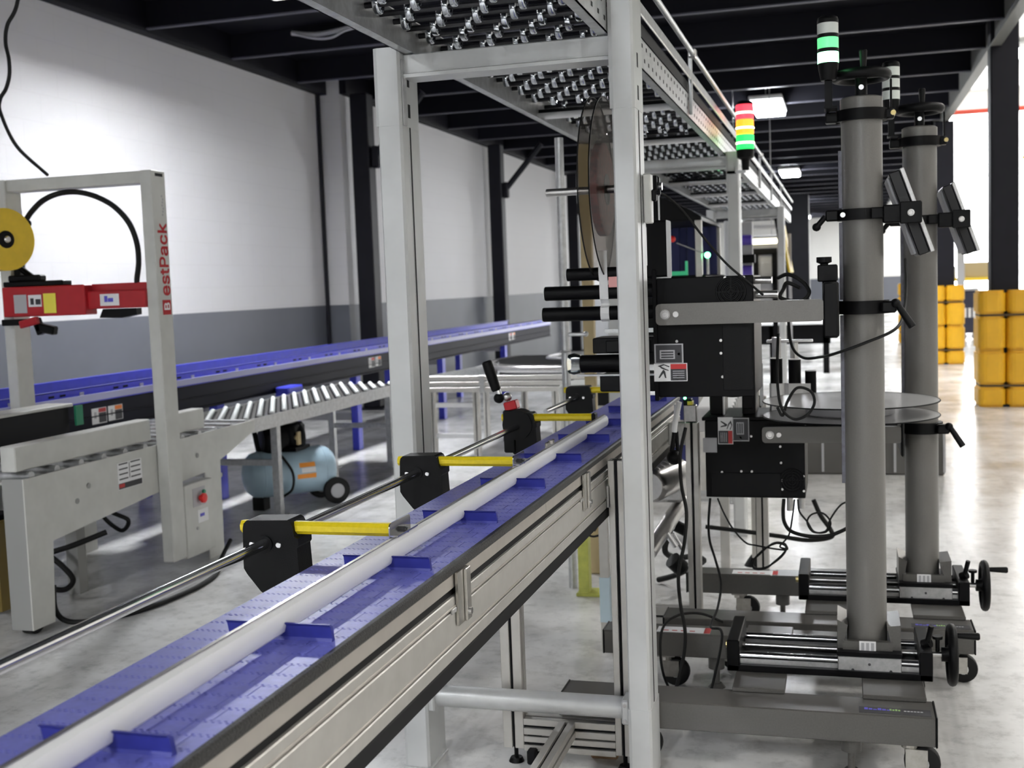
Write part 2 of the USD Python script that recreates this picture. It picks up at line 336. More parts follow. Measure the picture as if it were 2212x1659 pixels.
one('ceiling_high', bx(1.46, 9.2, YB, YF, 8.0, 8.2), 'hall_white', 'white roof of the tall hall', 'ceiling', kind='structure')
one('pipe', cy((1.6, 44.5, 6.9), (8.9, 44.5, 6.9), 0.09, 12), 'pipe_red', 'red sprinkler pipe high across the tall hall', 'pipe', smooth=S)

# lamps
def lamp(name, x, y, z, mat, label, group, lx=0.36, ly=1.2):
    t = thing(name, label, 'lamp', (x, y, z), group)
    part(t, 'housing', bx(x - lx / 2 - 0.02, x + lx / 2 + 0.02, y - ly / 2 - 0.02, y + ly / 2 + 0.02, z + 0.012, z + 0.07, 0.01), 'fixture_white')
    part(t, 'diffuser', bx(x - lx / 2, x + lx / 2, y - ly / 2, y + ly / 2, z - 0.035, z + 0.012, 0.008), mat)
    for s in (-1, 1):
        part(t, 'hanger', cy((x, y + s * ly * 0.4, z + 0.07), (x, y + s * ly * 0.4, ZC if z < 4 else 8.0), 0.005, 6), 'galv')
    return t
LL = {5.6: 'lit lamp panel over the near end of the roller track', 15.1: 'largest lit lamp panel under the dark ceiling, left of the green signal tower', 24.7: 'middle lit lamp panel of the three under the dark ceiling', 34.5: 'smallest lit lamp panel, farthest under the dark ceiling'}
for y in (-3.6, 15.1, 24.7, 34.5, 43.0):
    lamp('ceiling_lamp', -0.86 - max(0, y - 15) * 0.014, y, 3.43, 'led_panel', LL.get(y, 'lamp panel under the dark ceiling ' + ('behind the camera' if y < 0 else 'at the very end, hidden by the track')), 'lamp panels under the mezzanine', 0.36, 1.2)
for ky, lab in ((7.66, 'deep reflector lamp above the block wall side just past the sealer, outside the picture'), (-1.82, 'deep reflector lamp above the block wall side behind the camera, outside the picture')):
    kx, kz = -3.9, 3.64
    t = thing('reflector_lamp', lab, 'lamp', (kx, ky, kz), 'reflector lamps along the block wall')
    part(t, 'diffuser', bx(kx - 0.18, kx + 0.18, ky - 0.47, ky + 0.47, kz, kz + 0.01), 'key_panel')
    for x0, x1, y0, y1 in ((-0.20, -0.185, -0.49, 0.49), (0.185, 0.20, -0.49, 0.49), (-0.185, 0.185, -0.49, -0.475), (-0.185, 0.185, 0.475, 0.49)):
        part(t, 'reflector', bx(kx + x0, kx + x1, ky + y0, ky + y1, kz - 0.12, kz + 0.03), 'stand_grey')
    part(t, 'housing', bx(kx - 0.20, kx + 0.20, ky - 0.49, ky + 0.49, kz + 0.03, kz + 0.05), 'fixture_white')
for y, o in zip((-2.0, 6.0, 14.0, 22.0, 30.0, 38.0), ('nearest', 'second', 'third', 'fourth', 'fifth', 'farthest')):
    lamp('high_bay_lamp', 5.2, y, 7.7, 'highbay_panel', o + ' of the high bay lamps of the tall hall, outside the picture', 'high bay lamps of the tall hall', 0.6, 1.6)

# ================================================================== steel columns and their yellow guards
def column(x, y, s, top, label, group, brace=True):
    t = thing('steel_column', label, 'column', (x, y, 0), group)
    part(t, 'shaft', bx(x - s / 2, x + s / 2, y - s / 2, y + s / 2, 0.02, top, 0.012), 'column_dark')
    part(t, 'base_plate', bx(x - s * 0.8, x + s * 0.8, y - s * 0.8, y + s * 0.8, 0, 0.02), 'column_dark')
    if brace:
        part(t, 'knee_brace', cy((x + s / 2 + 0.03, y, 2.78), (x + s / 2 + 0.62, y, 3.44), 0.045, 8), 'column_dark')
        part(t, 'brace_plate', bx(x + s / 2, x + s / 2 + 0.09, y - 0.05, y + 0.05, 2.66, 2.90, 0.02), 'column_dark')
    return t
nth = ['nearest dark column along the block wall, behind the left gantry post', 'second dark column along the block wall, right of the left gantry post', 'third dark column along the block wall, behind the silver pipe']
for i, y in enumerate((12.0, 17.15, 22.4, 27.7, 33.0)):
    column(-5.05, y, 0.2, 3.47, nth[i] if i < 3 else 'dark steel column far down the block wall, hidden by machines', 'dark columns along the block wall')
for i, (x, y, lab) in enumerate(((1.49, 12.0, 'tall dark column on the right rising from the largest yellow guard'), (1.40, 17.5, 'dark column right behind the far grey tower'), (1.27, 23.0, 'dark column behind the two grey towers, left of the far one'))):
    column(x, y, 0.25, 7.9 if i == 0 else 3.385, lab, 'dark columns along the mezzanine edge', brace=False)
column(-1.06, 29.5, 0.62, 3.3, 'wide dark column in the far aisle between roller track and near tower', None, brace=False)
def guard(x, y, label):
    t = thing('column_guard', label, 'column guard', (x, y, 0), 'yellow column guards')
    r = 0.248
    for z, hh in ((0.0, 0.195), (0.212, 0.325), (0.540, 0.325), (0.882, 0.225)):
        for sx in (-1, 1):
            q = cat(ex(rrect(-0.124, 0.124, -r, r, 0.075), 'xy', z + 0.025, z + hh - 0.025), ex(rrect(-0.110, 0.110, -r + 0.025, r - 0.025, 0.06), 'xy', z, z + hh))
            part(t, 'segment', (q[0] + [x + sx * 0.126, y, 0], q[1]), 'protector_yellow')
    for z in (0.202, 0.872):
        part(t, 'strap', ex(rrect(x - 0.235, x + 0.235, y - r + 0.02, y + r - 0.02, 0.06), 'xy', z - 0.008, z + 0.012), 'strap_black', 'dark strap in its groove')
    return t
guard(1.49, 12.0, 'largest yellow segmented guard round the tall dark column on the right')
guard(1.40, 17.5, 'middle yellow segmented column guard showing right of the far grey tower')
guard(1.27, 23.0, 'smallest yellow segmented column guard showing between the two grey towers')

# ================================================================== blue module belt conveyor in front
CX0, CX1, ZB = -0.835, -0.612, 0.860
cv = thing('belt_conveyor', 'long narrow conveyor with blue module belt and aluminium side running from the foreground', 'conveyor', (-0.72, 2.5, 0))
PITCH, Y0, NR = 0.0369, 0.30, 112
TP, TD, GAP = 0.0085, 0.0048, 0.0022
def edge(x0, x1, y, sign=1):
    pts, x = [], x0
    k = int(math.ceil(x0 / TP - 1e-6))
    xs = [x0] + [q * TP / 2 for q in range(int(math.ceil(2 * x0 / TP)), int(math.floor(2 * x1 / TP)) + 1)] + [x1]
    for a, b in zip(xs[:-1], xs[1:]):
        hi = int(math.floor((a + b) / TP)) % 2
        pts += [(a, y + hi * TD), (b, y + hi * TD)]
    return pts
def link(x0, x1, y):
    lo, hi = edge(x0, x1, y + GAP / 2), edge(x0, x1, y + PITCH - GAP / 2)
    return Polygon(lo + hi[::-1]).buffer(0)
for i in range(NR):
    y = Y0 + i * PITCH
    sp = CX0 + (0.085 if i % 2 else 0.115) + (0.012 if i % 4 == 0 else 0)
    sp2 = CX1 - (0.045 if i % 2 else 0.027)
    for a, b in ((CX0, sp), (sp + 0.0014, sp2), (sp2 + 0.0014, CX1)):
        if y < 3.4:
            m = ex(link(a, b, y), 'xy', ZB - 0.010, ZB)
        else:
            m = bx(a, b, y + GAP, y + PITCH - GAP, ZB - 0.010, ZB)
        part(cv, 'belt_link', m, 'belt_blue') if (b - a) > 0.06 or i < 60 else part(cv, 'belt_edge_link', m, 'belt_blue')
part(cv, 'slider_bed', bx(CX0 + 0.004, CX1 - 0.004, Y0, Y0 + NR * PITCH, ZB - 0.022, ZB - 0.0105), 'belt_gap')
for k in range(11):
    y = 0.585 + 0.3665 * k
    prof = [(y - 0.004, ZB), (y + 0.006, ZB), (y + 0.005, ZB + 0.004), (y + 0.001, ZB + 0.019), (y - 0.006, ZB + 0.024), (y - 0.010, ZB + 0.024), (y - 0.006, ZB + 0.020), (y - 0.002, ZB + 0.004)]
    part(cv, 'cleat', ex(prof, 'yz', -0.773, -0.627), 'cleat_blue', smooth=25)
# side frames
YA, YZ = 0.25, 4.40
part(cv, 'edge_strip', [bx(-0.611, -0.598, YA, YZ, 0.848, 0.8645, 0.003)], 'black_edge', 'black textured strip along the top edge')
part(cv, 'side_panel', [bx(-0.612, -0.602, YA, 2.32, 0.826, 0.848), bx(-0.612, -0.602, 2.3215, YZ, 0.826, 0.848)], 'anodized_side')
part(cv, 'side_slot', bx(-0.618, -0.606, YA, YZ, 0.813, 0.826), 'slot_dark', 'black slot between the side panels')
part(cv, 'side_rail', [bx(-0.640, -0.600, YA, YZ, 0.797, 0.813, 0.0015), bx(-0.640, -0.605, YA, YZ, 0.79, 0.797), bx(-0.640, -0.600, YA, YZ, 0.742, 0.790, 0.0015), bx(-0.640, -0.605, YA, YZ, 0.735, 0.742), bx(-0.640, -0.600, YA, YZ, 0.713, 0.735, 0.0015)], 'anodized', 'grooved aluminium side rail')
part(cv, 'groove_lip', [bx(-0.6035, -0.5985, YA, YZ, 0.7945, 0.7985, 0.001), bx(-0.6035, -0.5985, YA, YZ, 0.7395, 0.7435, 0.001)], 'anodized_side')
part(cv, 'bottom_strip', bx(-0.632, -0.599, YA, YZ, 0.687, 0.713, 0.002), 'slot_dark', 'black strip under the side rail')
part(cv, 'side_panel', bx(-0.846, -0.836, YA, YZ, 0.70, 0.852), 'anodized')
part(cv, 'return_belt', bx(CX0 + 0.002, -0.642, YA, YZ, 0.735, 0.745), 'cleat_blue')
part(cv, 'cross_plate', [bx(-0.836, -0.64, y, y + 0.06, 0.75, 0.80) for y in (0.9, 1.9, 2.9, 3.9)], 'anodized')
part(cv, 'end_panel', bx(-0.836, -0.612, YZ - 0.02, YZ, 0.70, 0.85), 'anodized')
for y0 in (1.715, 2.66):
    b = part(cv, 'clip_plate', [bx(-0.5985, -0.594, y0, y0 + 0.052, 0.764, 0.85), bx(-0.594, -0.589, y0 + 0.029, y0 + 0.052, 0.764, 0.85, 0.001)], 'stainless', 'bright steel clip plate on the side rail')
    part(b, 'bolt', [cy((-0.590, y0 + 0.037, 0.779), (-0.584, y0 + 0.037, 0.779), 0.0055, 12)], 'chrome', smooth=S)
    part(b, 'nut', bx(-0.601, -0.5965, y0 - 0.022, y0 - 0.002, 0.788, 0.796, 0.001), 'alu_block')
# guide rail with its shaft, clamps and yellow rods
gp = [(-0.702, 0.9005), (-0.700, 0.9022), (-0.698, 0.902), (-0.692, 0.898), (-0.689, 0.890), (-0.689, 0.879), (-0.692, 0.871), (-0.697, 0.867), (-0.702, 0.867)]
part(cv, 'guide_rail', ex(gp, 'xz', 0.20, 3.45), 'uhmw', 'white rounded plastic guide rail', smooth=30)
part(cv, 'rail_channel', [bx(-0.7045, -0.7022, 0.20, 3.45, 0.870, 0.9028), bx(-0.7045, -0.699, 0.20, 3.45, 0.9028, 0.9042)], 'stainless')
part(cv, 'clamp_shaft', cy((-0.95, 0.15, 0.88), (-0.95, 3.46, 0.88), 0.0088, 16), 'chrome', 'polished round steel shaft beside the belt', smooth=S)
part(cv, 'clamp_shaft', cy((-0.95, 3.70, 0.885), (-0.95, 4.28, 0.885), 0.0088, 16), 'chrome', smooth=S)
def clamp(y, xr=-0.705, lever=False, dx=0.0, zo=0.0):
    x0, x1 = -0.993 + dx, -0.897 + dx
    pr = [(x0, 0.845), (x0 + 0.002, 0.906), (x0 + 0.004, 0.914), (x0 + 0.010, 0.9195), (x1 - 0.010, 0.9215), (x1 - 0.004, 0.918), (x1, 0.910), (x1 + 0.002, 0.893), (x1 + 0.009, 0.890), (x1 + 0.009, 0.878), (x1 + 0.006, 0.874), (x1 + 0.010, 0.79), (x0 + 0.040, 0.79), (x0 + 0.030, 0.797), (x0 + 0.006, 0.826), (x0, 0.836)]
    v, f = ex([(a, b + zo) for a, b in pr], 'xz', y, y + 0.052)
    c = part(cv, 'clamp_block', (v, f), 'black_plastic', 'black plastic clamp block on the shaft', smooth=25)
    for q in (-0.024, 0.026):
        part(c, 'bolt', cy((-0.950 + q + dx, y - 0.004, 0.879 + zo), (-0.950 + q + dx, y + 0.001, 0.879 + zo), 0.0052, 12, ch=0.001), 'chrome', smooth=S)
    part(c, 'collar', lathe((-0.95 + dx, y - 0.003, 0.88 + zo), (0, 1, 0), [(0, 0.0), (0, 0.0145), (0.004, 0.0145), (0.004, 0)], 20), 'black_plastic', smooth=S)
    part(c, 'mounting_arm', bx(x1 - 0.05, -0.846, y + 0.008, y + 0.044, 0.775, 0.80, 0.003), 'black_plastic')
    yr, zr = y + 0.018, 0.906 + zo
    part(cv, 'yellow_rod', [ex([(yr + 0.0115 * math.cos(t), zr + 0.0115 * math.sin(t)) for t in np.arange(8) * math.pi / 4 + math.pi / 8], 'yz', x0 - 0.007, xr - 0.010)], 'yellow_rod', 'yellow octagonal rod', smooth=20)
    if not lever:
        k = part(cv, 'rail_clip', [ex(rrect(y - 0.035, y + 0.058, 0.884 + zo, 0.926 + zo, 0.007), 'yz', xr - 0.0035, xr - 0.0015), bx(xr - 0.0035, xr + 0.012, y - 0.034, y + 0.057, 0.9050 + zo, 0.9075 + zo)], 'chrome', 'shiny steel clip holding the rail')
        part(k, 'bolt', [cy((xr - 0.0015, y + 0.02, 0.906 + zo), (xr + 0.006, y + 0.02, 0.906 + zo), 0.0075, 6), cy((xr + 0.006, y + 0.02, 0.906 + zo), (xr + 0.009, y + 0.02, 0.906 + zo), 0.0045, 12)], 'chrome', smooth=S)
    else:
        part(cv, 'rail_clip', bx(xr - 0.014, xr - 0.002, y - 0.004, y + 0.036, 0.885, 0.92, 0.004), 'black_plastic')
    return c
clamp(1.75); clamp(2.485); clamp(4.17, zo=0.005)
c3 = clamp(3.345, lever=True)
part(c3, 'jaw', [cy((-0.948, 3.340, 0.885), (-0.948, 3.397, 0.885), 0.046, 24), bx(-0.992, -0.955, 3.341, 3.395, 0.80, 0.93, 0.004)], 'black_plastic', smooth=S)
def part3(n, m, mat, lab=None, smooth=None, dz=-0.012):
    m = cat(*m) if isinstance(m, list) else m
    return part(c3, n, mv(m, (0.016, 0, dz)), mat, lab, smooth=smooth)
part3('red_block', dz=0.001, mat='red_anod', lab='dark red block under the lever', m=rot(bx(-1.005, -0.965, 3.347, 3.385, 0.928, 0.956, 0.003), (0, 1, 0), -14, (-0.985, 3.365, 0.94)))
lv = part3('lever_joint', [cy((-0.990, 3.365, 0.955), (-0.997, 3.365, 0.978), 0.007, 12), icosph((-0.998, 3.363, 0.981), 0.014, 2), cy((-0.998, 3.363, 0.981), (-1.015, 3.363, 0.978), 0.008, 10)], 'steel', smooth=S)
part3('lever_knob', icosph((-1.022, 3.355, 0.978), 0.016, 2, (1, 1, 1.0)), 'black_plastic', smooth=S)
part3('lever_stem', cy((-1.020, 3.355, 0.99), (-1.031, 3.355, 1.026), 0.0085, 12), 'chrome', smooth=S)
part3('lever_grip', lathe((-1.028, 3.355, 1.018), (-0.32, 0, 1), [(0, 0), (0, 0.012), (0.006, 0.0148), (0.055, 0.0168), (0.092, 0.0158), (0.096, 0.012), (0.096, 0)], 18), 'black_plastic', 'black lever grip', smooth=S, dz=-0.030)
part(cv, 'rail_tab', [bx(-0.711, -0.705, 2.75, 2.83, 0.890, 0.914, 0.002), cy((-0.704, 2.79, 0.907), (-0.704, 2.79, 0.915), 0.008, 8)], 'stainless')
# legs of slotted aluminium profile
def profile(x0, x1, y0, y1, z0, z1, axis='z', g=0.008):
    ms = []
    if axis == 'z':
        cxm, cym, hx, hy = (x0 + x1) / 2, (y0 + y1) / 2, (x1 - x0) / 2, (y1 - y0) / 2
        ms = [bx(x0, cxm - g / 2, y0, cym - g / 2, z0, z1, 0.0012), bx(cxm + g / 2, x1, y0, cym - g / 2, z0, z1, 0.0012), bx(x0, cxm - g / 2, cym + g / 2, y1, z0, z1, 0.0012), bx(cxm + g / 2, x1, cym + g / 2, y1, z0, z1, 0.0012)]
        core = bx(x0 + 0.009, x1 - 0.009, y0 + 0.009, y1 - 0.009, z0, z1)
    elif axis == 'x':
        cym, czm = (y0 + y1) / 2, (z0 + z1) / 2
        ms = [bx(x0, x1, a, b, c, d, 0.0012) for a, b in ((y0, cym - g / 2), (cym + g / 2, y1)) for c, d in ((z0, czm - g / 2), (czm + g / 2, z1))]
        core = bx(x0, x1, y0 + 0.009, y1 - 0.009, z0 + 0.009, z1 - 0.009)
    else:
        cxm, czm = (x0 + x1) / 2, (z0 + z1) / 2
        ms = [bx(a, b, y0, y1, c, d, 0.0012) for a, b in ((x0, cxm - g / 2), (cxm + g / 2, x1)) for c, d in ((z0, czm - g / 2), (czm + g / 2, z1))]
        core = bx(x0 + 0.009, x1 - 0.009, y0, y1, z0 + 0.009, z1 - 0.009)
    return ms, core
def leg(t, x0, x1, y0, y1, z0, z1, axis='z', name='leg'):
    ms, core = profile(x0, x1, y0, y1, z0, z1, axis)
    p = part(t, name, ms, 'anodized'); part(p, 'slot', core, 'slot_dark')
    return p
for yl in (2.945, 0.75):
    for x0, x1 in ((-0.906, -0.848), (-0.594, -0.552)):
        p = leg(cv, x0, x1, yl, yl + 0.045, 0.045, 0.84 if x0 > -0.7 else 0.72)
        part(p, 'foot', [cy(((x0 + x1) / 2, yl + 0.022, 0.0), ((x0 + x1) / 2, yl + 0.022, 0.012), 0.0215, 16, r2=0.016), cy(((x0 + x1) / 2, yl + 0.022, 0.012), ((x0 + x1) / 2, yl + 0.022, 0.05), 0.006, 8)], 'black_plastic', smooth=S)
    leg(cv, -0.848, -0.594, yl, yl + 0.045, 0.085, 0.13, 'x', 'cross_bar')
    leg(cv, -0.848, -0.594, yl, yl + 0.045, 0.04, 0.08, 'x', 'cross_bar')
leg(cv, -0.748, -0.703, 0.795, 2.945, 0.085, 0.13, 'y', 'long_bar')
b = part(cv, 'leg_bracket', bx(-0.600, -0.588, 2.945, 3.005, 0.715, 0.775, 0.002), 'alu_block'); part(b, 'bolt', [cy((-0.588, 2.96, 0.745), (-0.582, 2.96, 0.745), 0.008, 10), cy((-0.588, 2.985, 0.745), (-0.582, 2.985, 0.745), 0.008, 10)], 'chrome', smooth=S)
part(cv, 'gusset', [bx(-0.84, -0.80, 2.950, 2.980, 0.0, 0.085, 0.004), bx(-0.835, -0.81, 2.92, 2.95, 0.01, 0.05, 0.004)], 'slot_dark')
p = leg(cv, -0.540, -0.495, 4.08, 4.125, 0.05, 0.80); part(p, 'foot', cy((-0.5175, 4.1, 0), (-0.5175, 4.1, 0.05), 0.025, 14, r2=0.012), 'black_plastic', smooth=S)
leg(cv, -0.80, -0.540, 4.08, 4.125, 0.06, 0.13, 'x', 'cross_bar')
part(cv, 'leg_bracket', bx(-0.600, -0.540, 4.085, 4.12, 0.72, 0.80, 0.002), 'alu_block')

# ================================================================== gantry frames that carry the roller track
def gantry(y, label, front=False):
    t = thing('track_gantry', label, 'gantry', (-0.82, y, 0), None if front else 'gantry frames under the roller track')
    D = 0.130
    def post(x0, x1, up):
        o = [(x0, y + 0.004), (x0 + 0.004, y), (x1 - 0.006, y), (x1, y + 0.008), (x1, y + D), (x0, y + D)]
        p = part(t, 'post', ex(o, 'xy', 0.205, 1.735), 'gantry_paint', 'pale painted square post')
        o2 = [(a - 0.005 if a == x0 else (a + 0.001), b - 0.002) for a, b in o]
        part(p, 'upper_sleeve', ex(o2, 'xy', 1.73, up), 'gantry_paint')
        part(p, 'lower_sleeve', ex([(a - 0.002 if a == x0 else a + 0.002, b - (0.002 if b < y + 0.02 else -0.002)) for a, b in o], 'xy', 0.008, 0.207), 'gantry_paint')
        part(p, 'seam', [bx(x1 + 0.0002, x1 + 0.0012, y + 0.058, y + 0.064, 0.21, 1.73)] + [bx(x1 + 0.0002, x1 + 0.0016, y + 0.05, y + 0.066, z, z + 0.035) for z in (1.755, 1.835)], 'slot_dark')
        part(p, 'foot_plate', bx(x0 - 0.004, x1 + 0.010, y - 0.010, y + D + 0.002, 0, 0.009, 0.002), 'gantry_paint')
        return p
    pl = post(-1.16, -1.094, 1.93); pr = post(-0.540, -0.484, 2.35 if front else 1.93)
    part(pl, 'splice_plate', bx(-1.0935, -1.090, y + 0.01, y + 0.036, 1.73, 1.90, 0.004), 'galv')
    part(t, 'cross_beam', [bx(-1.094, -0.540, y + 0.028, y + 0.088, 1.862, 1.9145, 0.003), bx(-1.094, -0.540, y + 0.018, y + 0.10, 1.853, 1.862)], 'gantry_tube', 'galvanised cross beam under the track')
    if front:
        q = part(t, 'sensor_box', bx(-0.4815, -0.462, y + 0.085, y + 0.125, 1.45, 1.575, 0.003), 'sealer_white', 'small beige sensor box on the right post')
        part(q, 'connector', [bx(-0.462, -0.450, y + 0.095, y + 0.115, 1.505, 1.535, 0.003), cy((-0.450, y + 0.105, 1.527), (-0.440, y + 0.105, 1.527), 0.006, 10)], 'black_plastic')
    b = part(t, 'lower_bar', [cy((-1.098, y + 0.05, 0.193), (-0.540, y + 0.05, 0.193), 0.029, 20)], 'gantry_tube', 'galvanised tube joining the post feet', smooth=S)
    part(b, 'bracket', [bx(-0.562, -0.5405, y + 0.010, y + 0.080, 0.16, 0.226, 0.004), bx(-1.098, -1.076, y + 0.010, y + 0.085, 0.16, 0.226, 0.004)], 'gantry_tube')
    part(b, 'bolt', [cy((-0.552, y + 0.010, z), (-0.552, y + 0.004, z), 0.005, 10) for z in (0.172, 0.214)], 'chrome', smooth=S)
    return t
gantry(2.86, 'tall pale post frame straddling the blue belt in the foreground', True)
gantry(5.88, 'second pale post frame under the roller track, below the red, amber and green signal tower')
gantry(10.6, 'third pale post frame under the roller track, small in the distance')

# overhead roller track
RX0, RX1, RZ = -1.0915, -0.5475, 1.916
tr = thing('skate_wheel_track', 'overhead gravity track with rows of small shiny skate wheels between two channel rails', 'roller conveyor', (-0.82, 7, RZ))
TY0, TY1 = 1.75, 13.6
for x, s in ((RX0, 1), (RX1, -1)):
    r = part(tr, 'side_rail', [bx(x, x + s * 0.003, TY0, TY1, RZ, RZ + 0.088), bx(x, x + s * 0.028, TY0, TY1, RZ, RZ + 0.003), bx(x, x + s * 0.024, TY0, TY1, RZ + 0.085, RZ + 0.088)], 'galv', 'galvanised channel rail')
    part(r, 'slot_hole', [bx(x - s * 0.0006, x, yy, yy + 0.016, RZ + z, RZ + z + 0.011) for k, yy in enumerate(np.arange(TY0 + 0.03, 9.0, 0.0375)) for z in ((0.062,) if k % 2 else (0.024,))], 'slot_dark', kind='stuff')
def wheel(n=16):
    q = [(-0.008, 0.006), (-0.008, 0.0215), (-0.0055, 0.0245), (0.0055, 0.0245), (0.008, 0.0215), (0.008, 0.006)]
    v, f = lathe((0, 0, 0), (1, 0, 0), [(-0.0045, 0.0), (-0.0045, 0.012), (-0.008, 0.0145)] + q[1:5] + [(0.008, 0.0145), (0.0045, 0.012), (0.0045, 0.0)], n)
    return v, f
WH, WL = wheel(14), cat(lathe((0, 0, 0), (1, 0, 0), [(-0.008, 0), (-0.008, 0.0225), (0.008, 0.0225), (0.008, 0)], 8))
axles, far_w, cnt = np.arange(TY0 + 0.06, TY1 - 0.03, 0.092), [], 0
BR = (4.28, 5.33, 6.45, 7.7, 8.85, 10.1, 11.4, 12.6)
for i, y in enumerate(axles):
    if min(abs(y - b) for b in BR) < 0.03 or abs(y - 2.945) < 0.0: continue
    rod = part(tr, 'axle', cy((RX0 + 0.003, y, 1.984), (RX1 - 0.003, y, 1.984), 0.0075, 8), 'axle_dark', smooth=S)
    for x in np.arange(RX0 + (0.036 if i % 2 else 0.083), RX1 - 0.02, 0.0955):
        if cnt < 300:
            part(tr, 'skate_wheel', mv(WH, (x, y, 1.984)), 'wheel_zinc', smooth=50); cnt += 1
        else:
            far_w.append(mv(WL, (x, y, 1.984)))
part(tr, 'skate_wheel_rows', far_w, 'wheel_zinc', 'rows of small far wheels', smooth=50, kind='stuff')
for y in BR:
    part(tr, 'cross_brace', cy((RX0 + 0.003, y - 0.006, RZ + 0.018), (RX1 - 0.003, y - 0.006, RZ + 0.018), 0.0125, 14), 'label_white', 'pale round cross brace', smooth=S)
    part(tr, 'brace_channel', bx(RX0 + 0.003, RX1 - 0.003, y + 0.008, y + 0.036, RZ + 0.012, RZ + 0.045), 'slot_dark')
# hand rail on the track's right side
part(tr, 'guard_rail', [bx(RX1 + 0.006, RX1 + 0.014, 3.02, TY1, 2.052, 2.088, 0.003)], 'galv', 'flat guard rail above the right rail')
part(tr, 'rail_lip', [cy((RX1 + 0.020, 3.02, 2.15), (RX1 + 0.020, TY1, 2.15), 0.010, 10)], 'galv', 'round guard tube', smooth=S)
part(tr, 'rail_underside', bx(RX1 - 0.02, RX1 - 0.004, TY0, TY1, 2.012, 2.05), 'slot_dark')
for y in (3.25, 4.45, 6.9, 8.3, 9.7, 11.2):
    p = part(tr, 'rail_post', [bx(RX1 + 0.002, RX1 + 0.016, y, y + 0.022, 1.925, 2.18 if y > 4 else 2.45, 0.002)], 'galv')
    part(p, 'clamp', bx(RX1 + 0.003, RX1 + 0.034, y - 0.012, y + 0.034, 2.132, 2.166, 0.005), 'steel')
part(tr, 'end_lamp', bx(-1.02, -0.62, 13.55, 13.6, 1.86, 1.905), 'label_white')

# silver conduit and tan bar standing by the track's left rail
one('vertical_pipe', [cy((-1.13, 4.78, 0.0), (-1.13, 4.78, 1.915), 0.018, 14), torus((-1.13, 4.78, 1.02), (0, 0, 1), 0.02, 0.006, 18, 6), bx(-1.115, -1.04, 4.77, 4.79, 1.085, 1.10, 0.003), icosph((-1.04, 4.78, 1.093), 0.012, 1)], 'galv', 'silver vertical pipe with clamps under the left track rail', 'pipe', smooth=S)
one('tan_post', bx(-1.105, -1.055, 5.02, 5.06, 0.0, 1.915, 0.004), 'tan', 'narrow tan upright bar right of the silver pipe', 'post')

# signal tower, red amber green, lit
sx, sy, sz = -0.445, 5.83, 1.93
t = thing('signal_tower', 'signal tower lit red, amber and green on the roller track rail', 'signal light', (sx, sy, sz - 0.10))
part(t, 'base', lathe((sx, sy, sz - 0.10), (0, 0, 1), [(0, 0), (0, 0.016), (0.05, 0.020), (0.06, 0.040), (0.098, 0.043), (0.10, 0)], 22), 'black_plastic', smooth=S)
part(t, 'mount_arm', [bx(-0.535, sx, sy - 0.012, sy + 0.012, sz - 0.112, sz - 0.1005), bx(-0.535, -0.495, sy - 0.012, sy + 0.0475, sz - 0.112, sz - 0.1005)], 'galv')
for i, mm in enumerate(('stack_green', 'stack_amber', 'stack_red')):
    z = sz + i * 0.072
    l = part(t, 'lens', lathe((sx, sy, z), (0, 0, 1), [(0, 0), (0, 0.040), (0.002, 0.043), (0.066, 0.043), (0.070, 0.040), (0.070, 0)], 26), mm, ('green', 'amber', 'red')[i] + ' lit lens', smooth=S)
    part(l, 'bulb', torus((sx, sy, z + 0.03), (0, 0, 1), 0.0405, 0.006, 26, 6), 'stack_bulb', smooth=S)
part(t, 'cap', lathe((sx, sy, sz + 0.216), (0, 0, 1), [(0, 0), (0, 0.043), (0.008, 0.041), (0.016, 0.03), (0.018, 0)], 24), 'black_plastic', smooth=S)

# ================================================================== label applicator stands
def caster(t, x, y, name='caster', zt=0.105, r=0.045, dx=0.03):
    c = part(t, name, [bx(x - 0.03, x + 0.03, y - 0.028, y + 0.028, zt - 0.008, zt, 0.002), cy((x, y, zt - 0.008), (x, y, zt - 0.022), 0.022, 14), bx(x - 0.012, x + dx + 0.012, y - 0.026, y - 0.022, r - 0.012, zt - 0.02), bx(x - 0.012, x + dx + 0.012, y + 0.022, y + 0.026, r - 0.012, zt - 0.02)], 'stainless', 'swivel caster')
    part(c, 'wheel', lathe((x + dx, y - 0.018, r), (0, 1, 0), [(0, 0), (0, r - 0.012), (0.003, r - 0.002), (0.008, r), (0.028, r), (0.033, r - 0.002), (0.036, r - 0.012), (0.036, 0)], 24), 'rubber', smooth=S)
    part(c, 'hub', cy((x + dx, y - 0.021, r), (x + dx, y + 0.021, r), 0.016, 14), 'alu_block', smooth=S)
def foot(t, x, y, zt):
    p = part(t, 'levelling_foot', [cy((x, y, zt), (x, y, zt - 0.045), 0.026, 16), cy((x, y, 0.012), (x, y, zt - 0.045), 0.010, 10), cy((x, y, 0), (x, y, 0.014), 0.028, 16, r2=0.016)], 'stand_grey', smooth=S)
